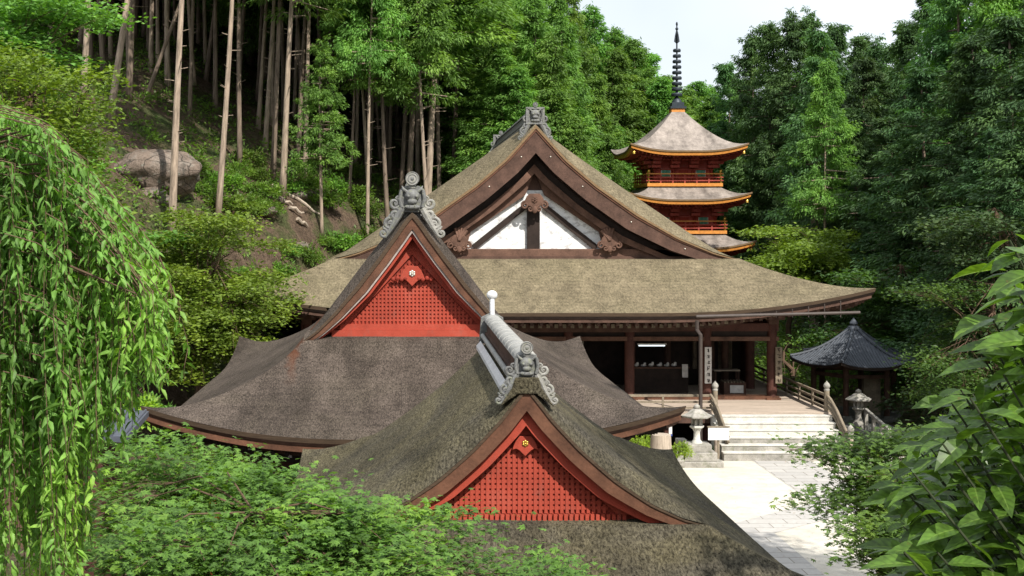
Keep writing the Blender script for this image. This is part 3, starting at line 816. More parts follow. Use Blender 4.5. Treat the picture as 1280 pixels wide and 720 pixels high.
    def capped_post(p, h, stem, name='newel_post'):
        p = Vector(p)
        o = MB().lathe(p, [(.085, 0), (.08, h)], 12).build(name, stem, rt, smooth=True)
        MB().lathe(p, [(.082, h), (.088, h + .02), (.088, h + .05), (.06, h + .07), (.10, h + .12), (.105, h + .17), (.07, h + .23), (.02, h + .28), (.004, h + .31)], 12).build('onion_cap', M['stone'], o, smooth=True)
    rail((xs[0] - 1, 38.3, fz), (9.55, 38.3, fz), 9, None)
    rail((13.1, 38.3, fz), (13.1, 57, fz), 14, None)
    capped_post((9.64, 38.3, fz - .3), .95, M['greywood']); capped_post((13.1, 38.3, fz - .3), .95, M['greywood'])
    capped_post((13.28, 36.75, 0), .75, M['paleplank']); capped_post((9.30, 36.75, 0), .75, M['paleplank'])
    for x in (13.1, 9.5):   # curved stair rails
        mb = MB()
        for dz in (0, -.16, -.32):
            mb.tube([(x, 38.3, fz + .52 + dz), (x + .02, 38.0, fz + .42 + dz), (x + .08, 37.6, fz + .12 + dz), (x + .12, 37.2, fz - .22 + dz), (x + .16, 36.8, fz - .52 + dz)], .045, 8)
        mb.build('stair_rail', M['greywood'], rt, smooth=True)
    # sign boards with brush writing
    for (px, x0, zt, zb_, seed) in ((883, 10.03, 0, 0, 3), (970, 12.36, 0, 0, 5)):
        zt = P(0, 433, yc).z; zb_ = P(0, 478, yc).z
        b = MB().box(x0 - .11, x0 + .11, yc - .26, yc - .20, zb_, zt).build('name_board', M['whitep'] if seed == 3 else M['greywood'], rt)
        rnd = random.Random(seed); mb = MB(); nch = 6
        for i in range(nch):
            zc = zt - (i + .5) * (zt - zb_) / nch
            for k in range(6):
                a = rnd.choice((0, 0, 1, 1, 2)); ox = rnd.uniform(-.045, .045); oz = rnd.uniform(-.06, .06)
                if a == 0: mb.box(x0 + ox - .05, x0 + ox + .03, yc - .264, yc - .261, zc + oz, zc + oz + .014)
                elif a == 1: mb.box(x0 + ox, x0 + ox + .014, yc - .264, yc - .261, zc - .06, zc + .05)
                else: mb.beam((x0 + ox, yc - .2625, zc + .05), (x0 + ox * -.6, yc - .2625, zc - .07), .003, .014, (1, 0, .3))
        mb.build('brush_writing', M['dark'], b, fix=False)
    # copper gutter and downpipe
    g = MB(); lp = [(x, 38.5, 4.12 + .025 * (x - 9)) for x in np.linspace(9.1, 14.2, 12)]
    g.tube(lp, .05, 8); g.build('gutter', M['copper'], rt, smooth=True)
    MB().tube([(9.13, 38.5, 4.0), (9.13, 38.5, 3.7), (9.13, 38.05, 3.6), (9.13, 38.05, 0)], .06, 10).build('downpipe', M['copper'], rt, smooth=True)
    for i in range(9):
        x = 9.6 + i * .5
        MB().box(x - .012, x + .012, 38.49, 38.53, 4.1, max(4.14, I.eave(x, 38.65) - .12)).build('gutter_hook', M['copper'], rt)
main_hall()

def hall_contents():
    fz = 1.19
    # wide stairs
    s = thing('stone_steps', 'wide bleached steps leading up to the open front of the large hall', 'steps', (11.3, 37.3, 0))
    for i in range(6):
        z1 = fz - .09 - i * .175
        mb = MB().box(9.45, 13.12, 38.12 - (i + 1) * .27, 38.12 - i * .27 - .003, 0 if i == 5 else .0, z1)
        mb.build('step', M['stone_pale'] if i < 3 else M['stone'], s, bevel=.012)
        MB().box(9.43, 13.14, 38.12 - (i + 1) * .27 - .02, 38.12 - i * .27 - .004, z1 + .002, z1 + .04).build('tread', M['stone_pale'], s, bevel=.008)
    # offertory box
    t = thing('offertory_box', 'low grey offertory box inside the right opening of the hall', 'box', (11.2, 42.2, fz))
    MB().box(10.85, 11.6, 41.9, 42.5, fz, fz + .42).build('chest', M['brown'], t)
    mb = MB()
    for i in range(7): mb.box(10.88 + i * .105, 10.92 + i * .105, 41.92, 42.48, fz + .42, fz + .46)
    mb.build('slatted_lid', M['greywood'], t)
    MB().box(11.05, 11.5, 41.87, 41.897, fz + .08, fz + .34).build('front_panel', M['whitep'], t)
    t = thing('reading_desk', 'small pale desk standing behind the offertory box', 'desk', (11.2, 43.2, fz))
    MB().box(10.8, 11.7, 43.0, 43.4, fz + .68, fz + .72).build('desk_top', M['paleplank'], t)
    for x in (10.85, 11.65):
        for y in (43.05, 43.35): MB().box(x - .025, x + .025, y - .025, y + .025, fz, fz + .68).build('leg', M['brown'], t)
    # counter with goods in the middle opening, tube lamp above
    t = thing('goods_counter', 'long dark counter in the left opening of the hall', 'counter', (8.7, 42.6, fz))
    MB().box(7.85, 9.75, 42.4, 42.9, fz, fz + .85).build('cabinet', M['dark'], t)
    MB().box(7.8, 9.8, 42.35, 42.95, fz + .85, fz + .89).build('counter_top', M['brown2'], t)
    rnd = random.Random(4)
    for i, x in enumerate((8.0, 8.25, 8.52, 8.8, 9.05, 9.3)):
        mb = MB(); h = rnd.uniform(.08, .16)
        mb.ball((x, 42.6, fz + .89 + h * .5), (.1, .08, h * .52), 10, 6); mb.ball((x + .04, 42.58, fz + .9 + h), (.05, .05, .05), 8, 6)
        o = mb.build('cloth_bundle', M['whitep'], None, smooth=True)
        names = ['leftmost', 'second from left', 'third from left', 'fourth from left', 'fifth from left', 'rightmost']
        tag(o, 'pale rounded bundle on the dark hall counter, ' + names[i], 'bundle', 'bundles on the hall counter')
    t = thing('paper_notice', 'white paper notice hanging at the right end of the counter', 'notice', (9.62, 42.3, fz + .75))
    MB().box(9.52, 9.72, 42.31, 42.33, fz + .55, fz + 1.0).build('sheet', M['whitep'], t)
    t = thing('tube_light', 'lit tube light under the lintel over the left counter', 'lamp', (8.6, 42.4, 3.3))
    zl = P(0, 432, 42.4).z
    MB().tube([(8.05, 42.4, zl), (8.95, 42.4, zl)], .022, 8).build('lamp_tube', M['lamp'], t)
    MB().box(8.0, 9.0, 42.36, 42.44, zl + .03, zl + .08).build('fitting', M['whitep'], t)
    t = thing('standing_figure', 'small grey statue standing in the shade at the left of the wide pillar', 'statue', (6.2, 43.2, fz))
    MB().box(5.95, 6.45, 43.0, 43.4, fz, fz + .7).build('plinth', M['brown'], t)
    MB().lathe((6.2, 43.2, fz + .7), [(.16, 0), (.17, .2), (.12, .55), (.15, .7), (.05, .82), (.09, .92), (.08, 1.02), (.01, 1.08)], 14).build('figure', M['stone'], t, smooth=True)
hall_contents()

# ================================================================== RED GABLED HALLS
def red_hall(name, label, I, wall_y, rec, bark, bands, base_y_px, wall_poly, lat, pend, ridge, body, k_ornament):
    pass

def hall_middle():
    cx = .165
    rt = thing('middle_hall', 'red gabled hall with grey bark roof standing behind the nearest roof', 'temple hall', (cx, 22, 0))
    I = Irimoya(cx, 4.86, 22.0, 35.3, 3.22, 2.68, ((0, .34), (.42, .6), (.5, .9), (.58, 1.2), (.65, 1.33), (.8, 1.3), (.93, 1.2), (1, .6)), .60, 3.9, .28, .8, .16)
    wy = I.yv + .42
    I.build_roof(M['bark_mid'], (M['bark_edge'], M['brown']), rt, wy, 0.2)
    I.band('bark_verge', M['bark_edge'], rt, 0, .07, 0, .2)
    I.band('barge_board', M['copperwood'], rt, .07, .20, .03, .12)
    I.band('pale_moulding', M['moulding'], rt, .205, .24, .06, .12)
    I.band('inner_barge', M['red'], rt, .24, .30, .13, .20)
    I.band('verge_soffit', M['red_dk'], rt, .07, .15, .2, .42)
    zb = I.ze + I.prof(I.ug) + .42 * .2
    A = I.verge(-1, .2); B = I.verge(1, .2)
    MB().prism([(x, z) for x, z in A + B[::-1][1:]], wy + .02, wy + .12).build('gable_wall', M['red'], rt)
    y = wy
    def g(px, py): v = P(px, py, y); return (v.x, v.z)
    # recessed grille triangle with boards around it
    bl = g(436, 405); br = g(597, 405); ap = g(516.5, 318)
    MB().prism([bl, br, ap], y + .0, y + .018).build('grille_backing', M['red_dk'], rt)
    lattice(rt, bl[0], br[0], bl[1], ap[1], y, .078, .040, M['red'])
    for sd, q in ((-1, bl), (1, br)):
        q2 = g(516.5 + sd * 96, 412); top = g(516.5, 318); t2 = g(516.5, 300)
        qq = (q[0], q[1])
        MB().prism([qq, (cx, ap[1]), (cx, ap[1] + .34), (q2[0], q2[1])], y - .055, y + .017).build('gable_board', M['red'], rt)
    MB().box(g(425, 0)[0], g(608, 0)[0], y - .09, y + .01, g(0, 412)[1], g(0, 405)[1]).build('grille_sill', M['red'], rt)
    MB().box(g(415, 0)[0], g(618, 0)[0], y - .13, y + .01, zb - .05, g(0, 412)[1] - .003).build('base_board', M['red'], rt)
    pendant(rt, cx, y - .11, g(0, 337)[1], .72, M['red'], M['silver'], 'gable_pendant', scrolls=False)
    mb = MB()
    for sd in (-1, 1):
        for k in range(4): mb.ball((cx + sd * (.13 + k * .085), y - .12, g(0, 337)[1] - .17 - .02 * (k % 2)), (.045, .03, .05), 8, 6)
    mb.build('pendant_cusps', M['red_dk'], rt, smooth=True)
    zr = I.ze + I.prof(I.W) - .06
    ridge_cap(rt, cx, I.yv + .25, I.yb - .2, zr, .34, .32, M['tile'], M['tile_pale'], M['tile_white'])
    demon_tile(rt, (cx, I.yv + .12, zr - .02), .80, M['tile'], M['tile_mid'], .85, spread=.84)
    demon_tile(rt, (cx, I.yb - .12, zr + .02), .80, M['tile'], M['tile'], 1.2, spread=.74)
    I.ring('eave_board', M['copperwood'], rt, .08, .18, -.155, -.27)
    I.rafters(M['dark'], rt, .25, 1.4, -.36, .26, .07, .08, tipmat=None)
    I.rafters(M['dark'], rt, .75, 1.5, -.52, .37, .06, .06, name='lower_rafters', tipmat=M['whitep'], rise=.05)
    I.ring('rafter_board', M['brown'], rt, .5, .6, -.30, -.44)
    I.ring('rear_purlin', M['dark'], rt, .78, .95, -.42, -.66)
    i = 1.15
    MB().box(cx - I.W + i, cx + I.W - i, I.y0 + i, I.y1 - i, 0.0, I.ze - .25).build('wall', M['redbrown'], rt)
    for x in np.linspace(cx - I.W + i, cx + I.W - i, 5):
        MB().box(x - .10, x + .10, I.y0 + i - .05, I.y0 + i + .1, 0.0, I.ze - .3).build('column', M['red_dk'], rt)
    return I
IB = hall_middle()

def hall_near():
    cx = 1.355
    rt = thing('near_hall', 'nearest roof, mossy bark over a red latticed gable with a gold flower', 'temple hall', (cx, 12.6, 0))
    I = Irimoya(cx, 3.0, 12.6, 20.1, 3.15, 1.02, ((0, .58), (.33, .62), (.45, .70), (.65, .8), (.85, .93), (.95, .95), (1, .8)), .26, 2.3, .22, .5, .12)
    wy = I.yv + .28
    I.build_roof(M['bark_near'], (M['bark_edge'], M['brown']), rt, wy, 0.0)
    I.band('bark_verge', M['bark_edge'], rt, 0, .03, 0, .15)
    I.band('barge_board', M['copperwood'], rt, .03, .16, .015, .08)
    I.band('inner_barge', M['red'], rt, .165, .26, .10, .14)
    I.band('verge_soffit', M['red_dk'], rt, .03, .09, .15, .28)
    zb = I.ze + I.prof(I.ug)
    A = I.verge(-1, .12); B = I.verge(1, .12)
    MB().prism([(x, z) for x, z in A + B[::-1][1:]], wy + .015, wy + .10).build('gable_wall', M['red'], rt)
    y = wy
    def g(px, py): v = P(px, py, y); return (v.x, v.z)
    c0 = 655
    bl = g(c0 - 106, 641); br = g(c0 + 122, 641); 
    hw = (br[0] - bl[0]) / 2; cxx = (bl[0] + br[0]) / 2; bl = (cx - hw, bl[1]); br = (cx + hw, br[1]); ap = (cx, g(0, 537)[1])
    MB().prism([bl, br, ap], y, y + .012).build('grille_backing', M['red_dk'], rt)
    lattice(rt, bl[0], br[0], bl[1], ap[1], y, .0595, .036, M['red'], th=.03)
    for sd, q in ((-1, bl), (1, br)):
        MB().prism([q, (cx, ap[1]), (cx, ap[1] + .20), (q[0] + sd * .17, q[1] - .02)], y - .035, y + .011).build('gable_board', M['red'], rt)
    mb = MB(); xx = bl[0] - .08
    while xx < br[0] + .08:
        mb.box(xx, xx + .040, y - .045, y - .005, zb - .02, bl[1] - .008); xx += .0595
    mb.build('sill_slats', M['red'], rt, fix=False)
    MB().box(bl[0] - .14, br[0] + .14, y - .012, y + .01, zb - .05, bl[1]).build('sill_board', M['red_dk'], rt)
    MB().box(cx - .07, cx + .07, y - .05, y + .0, ap[1] - .05, ap[1] + .4).build('top_board', M['red'], rt)
    pendant(rt, cx, y - .075, g(0, 548)[1], .40, M['red'], M['gold'], 'gable_pendant', scrolls=False)
    zr = I.ze + I.prof(I.W) - .03
    ridge_cap(rt, cx, I.yv + .12, I.yb - .1, zr, .22, .29, M['brown'], M['tile_pale'], M['tile_white'], side=.035)
    demon_tile(rt, (cx, I.yv + .06, zr + .05), .40, M['tile'], M['tile_mid'], 1.0, spread=.9)
    MB().prism([(cx - .30, zr - .26), (cx - .16, zr - .05), (cx - .13, zr + .06), (cx + .13, zr + .06), (cx + .16, zr - .05), (cx + .30, zr - .26), (cx + .1, zr - .12), (cx - .1, zr - .12)], I.yv - .02, I.yv + .2).build('tile_seat', M['bark_near'], rt, bevel=.012)
    # rear ridge end with its upright round tile
    t = MB(); yb = I.yb - .06
    t.tube([(cx, yb - .05, zr + .25), (cx, yb, zr + .60)], .04, 10); t.ball((cx, yb, zr + .64), (.085, .06, .075), 14, 8)
    t.build('rear_round_tile', M['tile_white'], rt, smooth=True)
    MB().prism([(cx - .2, zr - .1), (cx + .2, zr - .1), (cx + .17, zr + .3), (cx, zr + .38), (cx - .17, zr + .3)], yb - .03, yb + .05).build('rear_demon_tile', M['tile'], rt, bevel=.01)
    I.ring('eave_board', M['brown'], rt, .06, .14, -.115, -.20)
    I.rafters(M['dark'], rt, .2, .8, -.26, .2, .05, .06)
    i = .75
    MB().box(cx - I.W + i, cx + I.W - i, I.y0 + i, I.y1 - i, 0, I.ze - .2).build('wall', M['redbrown'], rt)
    for x in np.linspace(cx - I.W + i, cx + I.W - i, 4):
        MB().box(x - .07, x + .07, I.y0 + i - .04, I.y0 + i + .1, 0, I.ze - .25).build('column', M['red_dk'], rt)
hall_near()

# ================================================================== PAGODA
def pagoda():
    cx, cyy = 17.35, 78.6
    base = terrain(cx, cyy) 
    rt = thing('pagoda', 'three tiered red pagoda with golden eaves and a tall dark ringed spire', 'pagoda', (cx, cyy, base))
    roofs = [(11.36, 3.60, 2.75, .40, 1.3, True), (8.38, 3.75, 1.0, .40, 1.0, False), (5.45, 3.95, 1.0, .40, 1.0, False)]
    bodies = [1.75, 1.95, 2.15]
    def roof(ze, W, rise, inner, pw):
        def zf(x, y):
            u = W - max(abs(x), abs(y)); t = u / (W - inner)
            gx = max(0, 1 - (W - abs(x)) / (W * .8)); gy = max(0, 1 - (W - abs(y)) / (W * .8))
            return ze + rise * (.52 * t + .48 * t ** 2.1) + .46 * gx ** 2.2 * gy ** 2.2
        mb = MB()
        for q in range(4):
            ca, sa = [(1, 0), (0, 1), (-1, 0), (0, -1)][q]
            rows = []
            for i in range(15):
                u = (W - inner) * i / 14; h = W - u; row = []
                for k in range(25):
                    s_ = math.sin(math.pi / 2 * (k / 12 - 1)) * h; x, y = s_, -h
                    row.append((cx + x * ca - y * sa, cyy + x * sa + y * ca, zf(x, y)))
                rows.append(row)
            mb.grid(rows)
        r = mb.build('roof', M['pag_roof'], rt, smooth=True, fix=False)
        def loop(ins, dz):
            pts = []
            for q in range(4):
                ca, sa = [(1, 0), (0, 1), (-1, 0), (0, -1)][q]
                for k in range(24):
                    s_ = math.sin(math.pi / 2 * (k / 12 - 1)); x, y = s_ * W, -W
                    f = (W - ins) / W; z = zf(x, y) + dz
                    pts.append((cx + (x * ca - y * sa) * f, cyy + (x * sa + y * ca) * f, z))
            return pts + [pts[0]]
        MB().strip(loop(-.005, .0), loop(.0, -.10)).strip(loop(0, -.10), loop(.12, -.12)).build('eave_edge', M['bark_tan'], r, fix=False)
        MB().strip(loop(.05, -.11), loop(.08, -.30)).strip(loop(.08, -.30), loop(.4, -.30)).build('eave_trim', M['orange'], r, fix=False)
        MB().strip(loop(.3, -.28), loop(1.6, -.25)).build('soffit', M['pred'], r, fix=False)
        # rafter tips
        tb = MB()
        for q in range(4):
            ca, sa = [(1, 0), (0, 1), (-1, 0), (0, -1)][q]
            x = -W + .3
            while x < W - .25:
                for ins, dz in ((.25, -.36), (.8, -.52)):
                    yy = -(W - ins); z = zf(x / (1), -W) * 1 + dz
                    p = (cx + x * ca - yy * sa, cyy + x * sa + yy * ca, z); p2 = (cx + x * ca - (yy + 1.0) * sa, cyy + x * sa + (yy + 1.0) * ca, z + .05)
                    if abs(x) < W - ins: tb.beam(p, p2, .08, .10)
                x += .24
        tb.build('rafters', M['pred'], r, fix=False)
        for sx in (-1, 1):
            for sy in (-1, 1):
                bells = MB()
                p = (cx + sx * (W - .25), cyy + sy * (W - .25), ze + .46 - .66)
                bells.lathe(p, [(.10, 0), (.085, .12), (.05, .2), (.01, .24)], 10); bells.tube([(p[0], p[1], p[2] + .2), (p[0], p[1], p[2] + .5)], .015, 6)
                bells.build('wind_bell', M['gold'], r, smooth=True)
    for i, (ze, W, rise, inner, pw, top) in enumerate(roofs):
        bw = bodies[i]
        roof(ze, W, rise if top else .85, .30 if top else (bodies[i - 1] + .35), pw)
        zfloor = (roofs[i + 1][0] + 1.05) if i < 2 else base + .6
        MB().box(cx - bw, cx + bw, cyy - bw, cyy + bw, zfloor, ze + .1).build('storey_wall', M['pred'], rt)
        zt = ze - .15
        # bracket complexes
        mb = MB()
        for q in range(4):
            ca, sa = [(1, 0), (0, 1), (-1, 0), (0, -1)][q]
            for x in np.linspace(-bw, bw, 4):
                for j in range(3):
                    yy = -(bw + .18 + j * .28); z = zt - .75 + j * .24
                    p = (cx + x * ca - yy * sa, cyy + x * sa + yy * ca, z)
                    ww = .28 - .02 * j; mb.box(p[0] - ww, p[0] + ww, p[1] - ww, p[1] + ww, z - .09, z + .09)
                mb.build('bracket_set', M['pred'], rt, fix=False); mb = MB()
        for x in (-bw, -bw / 3, bw / 3, bw):
            MB().lathe((cx + x, cyy - bw, 0), [(.11, zfloor), (.11, ze - .6)], 10).build('column', M['red_dk'], rt, smooth=True)
        for y in (-bw / 3, bw / 3, bw):
            MB().lathe((cx - bw, cyy + y, 0), [(.11, zfloor), (.11, ze - .6)], 10).build('column', M['red_dk'], rt, smooth=True)
        for x in (-bw * .62, bw * .62):
            zc = zfloor + (ze - .9 - zfloor) * .6
            wn = MB().box(cx + x - .30, cx + x + .30, cyy - bw - .05, cyy - bw + .02, zc - .27, zc + .27).build('window', M['whitep'], rt)
            mb = MB()
            for j in range(6): mb.box(cx + x - .26 + j * .088, cx + x - .19 + j * .088, cyy - bw - .08, cyy - bw - .052, zc - .22, zc + .22)
            mb.build('window_bars', M['green'], wn)
        MB().box(cx - .3, cx + .3, cyy - bw - .06, cyy - bw, zfloor + .05, ze - .95).build('door', M['red_dk'], rt)
        for dz in (.0, .55): MB().box(cx - bw - .12, cx + bw + .12, cyy - bw - .1, cyy + bw + .1, zfloor + .25 + dz, zfloor + .33 + dz).build('tie_rail', M['pred'], rt)
        if i < 2:
            br_ = bw + .48
            MB().box(cx - br_ - .1, cx + br_ + .1, cyy - br_ - .1, cyy + br_ + .1, zfloor - .22, zfloor - .02).build('balcony', M['orange'], rt)
            for q in range(4):
                ca, sa = [(1, 0), (0, 1), (-1, 0), (0, -1)][q]; mb = MB(); mo = MB()
                for h, m_ in ((.14, mb), (.34, mb), (.56, mo)):
                    a = (-br_ - .15, -br_); b = (br_ + .15, -br_)
                    m_.beam((cx + a[0] * ca - a[1] * sa, cyy + a[0] * sa + a[1] * ca, zfloor + h), (cx + b[0] * ca - b[1] * sa, cyy + b[0] * sa + b[1] * ca, zfloor + h), .07, .07)
                for x in np.linspace(-br_, br_, 7):
                    p = (cx + x * ca + br_ * sa, cyy + x * sa - br_ * ca); mb.box(p[0] - .04, p[0] + .04, p[1] - .04, p[1] + .04, zfloor - .02, zfloor + .52)
                g = mb.build('balcony_rail', M['pred'], rt, fix=False); mo.build('handrail', M['orange'], g, fix=False)
            mb = MB()
            for sx in (-1, 1):
                for sy in (-1, 1): MB().lathe((cx + sx * br_, cyy + sy * br_, zfloor), [(.07, -.02), (.07, .62), (.1, .68), (.08, .78), (.01, .85)], 10).build('corner_post', M['gold'], rt, smooth=True)
    MB().box(cx - 3, cx + 3, cyy - 3, cyy + 3, base - 1, base + .6).build('podium', M['stone_dk'], rt)
    # spire
    zt = 11.42 + 2.75
    MB().box(cx - .42, cx + .42, cyy - .42, cyy + .42, zt - .2, zt + .02).build('spire_seat', M['orange'], rt)
    MB().box(cx - .5, cx + .5, cyy - .5, cyy + .5, zt + .02, zt + .16).box(cx - .38, cx + .38, cyy - .38, cyy + .38, zt + .16, zt + .42).build('dew_basin', M['spire'], rt)
    zz = lambda py: CZ + (HY - py) / FP * cyy
    MB().lathe((cx, cyy, 0), [(.36, zz(132)), (.30, zz(126)), (.08, zz(121)), (.055, zz(80)), (.04, zz(28))], 12).build('spire_shaft', M['spire'], rt, smooth=True)
    for i in range(9):
        z = zz(118 - i * 6.9); r = .34 - i * .013
        MB().lathe((cx, cyy, z), [(r * .5, -.10), (r, -.11), (r + .02, 0), (r * .9, .08), (r * .4, .10)], 14).build('spire_ring', M['spire'], rt, smooth=True)
    mb = MB()
    for a in (0, 1, 2, 3):
        c_, s_ = math.cos(a * math.pi / 2), math.sin(a * math.pi / 2)
        mb.prism([(cx, zz(55)), (cx + .18, zz(52)), (cx + .12, zz(44)), (cx + .05, zz(38)), (cx, zz(40))] if a == 0 else [(cx, zz(55)), (cx - .18, zz(52)), (cx - .12, zz(44)), (cx - .05, zz(38)), (cx, zz(40))], cyy - .01, cyy + .01) if a < 2 else mb.box(cx - .01, cx + .01, cyy - .16, cyy + .16, zz(54), zz(42))
    mb.build('flame_finial', M['spire'], rt)
    MB().ball((cx, cyy, zz(36)), .10).ball((cx, cyy, zz(30)), (.07, .07, .14)).build('jewel', M['spire'], rt, smooth=True)
M['pag_roof'] = bark_roof('pagoda_bark', (0.25, 0.215, 0.19), mossamt=0.1, speck=.0, fs=5, contrast=.15)
pagoda()

# ================================================================== SMALL PAVILION, LANTERNS, SIGN
def pavilion():
    D = 43.0; c = P(1066, 460, D); cx = c.x; cy_ = D + 2.0; ze = P(0, 460, D).z
    W = 2.2; rise = 1.22
    cx = (1067 - VX) / FP * (D + 2)
    rt = thing('bell_pavilion', 'small pavilion with dark tiled pyramid roof in the shade beside the hall', 'pavilion', (cx, cy_, 0))
    mb = MB(); rl = MB()
    n = 6
    ang = [R(-90 + 30 + 60 * i) for i in range(6)]
    def pt(t, a0, a1, s_):
        h = (1 - t); e = .16 * (1 - t) ** 2
        r = W * 1.05 * h + .12 * t
        p0 = Vector((math.cos(a0), math.sin(a0), 0)) * r; p1 = Vector((math.cos(a1), math.sin(a1), 0)) * r
        p = p0.lerp(p1, s_); z = ze + rise * (.55 * t + .45 * t ** 2.2) + e * abs(2 * s_ - 1) ** 2.5 * 1.2
        return (cx + p.x, cy_ + p.y, z)
    for i in range(n):
        a0, a1 = ang[i], ang[(i + 1) % n]
        mb.grid([[pt(t / 12, a0, a1, s_ / 16) for s_ in range(17)] for t in range(13)])
        for s_ in range(1, 24):    # tile rolls
            x0 = s_ / 24; tmax = min(1, 2 * min(x0, 1 - x0) * 1.0)
            # rolls run straight up the slope
            pts = []
            for j in range(8):
                t = tmax * .97 * j / 7; base = (x0 - .5) / max(1e-3, (1 - t)) + .5
                if 0 <= base <= 1: q = pt(t, a0, a1, base); pts.append((q[0], q[1], q[2] + .012))
            if len(pts) > 2: rl.tube(pts, .022, 5, cap=False)
        q = [pt(t / 12, a0, a1, 0) for t in range(13)]
        rl.tube([(a, b, z + .03) for a, b, z in q], .055, 6)
    r = mb.build('roof', M['slate'], rt, smooth=True, fix=False)
    rl.build('tile_rolls', M['slate'], r, smooth=True, fix=False)
    MB().lathe((cx, cy_, ze + rise - .05), [(.22, 0), (.2, .10), (.12, .14), (.15, .22), (.1, .3), (.01, .42)], 12).build('finial', M['slate'], r, smooth=True)
    und = MB()
    for i in range(n):
        a0, a1 = ang[i], ang[(i + 1) % n]
        A = [pt(0, a0, a1, s_ / 16) for s_ in range(17)]; B = [(x, y, z - .10) for x, y, z in A]; C = [(cx + (x - cx) * .7, cy_ + (y - cy_) * .7, z - .02) for x, y, z in A]
        und.strip(A, B).strip(B, C)
    und.build('eave', M['dark'], r, fix=False)
    for a in ang:
        x, y = cx + math.cos(a) * 1.45, cy_ + math.sin(a) * 1.45
        MB().lathe((x, y, 0), [(.10, .2), (.10, ze + .1)], 12).build('column', M['brown'], rt, smooth=True)
        MB().box(x - .16, x + .16, y - .16, y + .16, 0, .2).build('footing', M['stone_dk'], rt)
    mb = MB()
    for i in range(n):
        a0, a1 = ang[i], ang[(i + 1) % n]
        for z in (ze - .1, ze - .4): mb.beam((cx + math.cos(a0) * 1.45, cy_ + math.sin(a0) * 1.45, z), (cx + math.cos(a1) * 1.45, cy_ + math.sin(a1) * 1.45, z), .09, .13)
    mb.build('tie_beam', M['brown'], rt)
    MB().box(cx + .15, cx + .75, cy_ - .6, cy_ - .4, .1, 1.5).build('notice_panel', M['greywood'], rt)
    MB().lathe((cx, cy_, 0), [(1.75, -.1), (1.75, .1), (1.7, .12)], 6).build('platform', M['stone_dk'], rt)
pavilion()

def lantern(x, y, z0, h, label, mats, pedestal):
    rt = thing('stone_lantern', label, 'lantern', (x, y, z0), 'stone lanterns')
    k = h / 1.65; z = z0
    if pedestal:
        pd = MB().box(x - .66, x + .66, y - .5, y + .5, z, z + .17).box(x - .5, x + .5, y - .4, y + .4, z + .17, z + .42).box(x - .36, x + .36, y - .32, y + .32, z + .42, z + .64)
        pd.build('pedestal', M['stone'], rt, bevel=.02); z += .64
    else:
        MB().lathe((x, y, z), [(.26 * k, 0), (.26 * k, .16 * k), (.2 * k, .22 * k)], 6).build('pedestal', mats[1], rt); z += .2 * k
    hs = (z0 + h - z)
    MB().lathe((x, y, z), [(.16, 0), (.15, .04), (.10, .10), (.09, hs * .28), (.13, hs * .36)], 14).build('shaft', mats[0], rt, smooth=True)
    MB().lathe((x, y, z), [(.14, hs * .36), (.21, hs * .40), (.21, hs * .44), (.16, hs * .46)], 6).build('platform', mats[0], rt, bevel=.01)
    mb = MB()
    for i in range(6):
        a = i * math.pi / 3; mb.box(x + .13 * math.cos(a) - .03, x + .13 * math.cos(a) + .03, y + .13 * math.sin(a) - .03, y + .13 * math.sin(a) + .03, z + hs * .46, z + hs * .66)
    mb.box(x - .07, x + .07, y - .07, y + .07, z + hs * .46, z + hs * .66)
    mb.build('light_chamber', mats[1], rt, bevel=.008)
    MB().lathe((x, y, z), [(.30, hs * .655), (.43, hs * .66), (.44, hs * .70), (.30, hs * .76), (.15, hs * .86), (.09, hs * .88)], 6).build('cap', mats[2], rt, bevel=.012)
    MB().lathe((x, y, z), [(.06, hs * .87), (.10, hs * .91), (.09, hs * .95), (.01, hs * 1.0)], 12).build('jewel', mats[1], rt, smooth=True)
lantern(8.53, 36.0, 0, 1.78, 'pale stone lantern on a stepped pedestal left of the wide steps', (M['stone_pale'], M['stone'], M['stone']), True)
v = P(1073, 545, 40.5)
lantern(v.x, 40.5, .35, 1.25, 'small grey stone lantern in the shade beyond the right stair rail', (M['stone'], M['stone'], M['stone']), False)

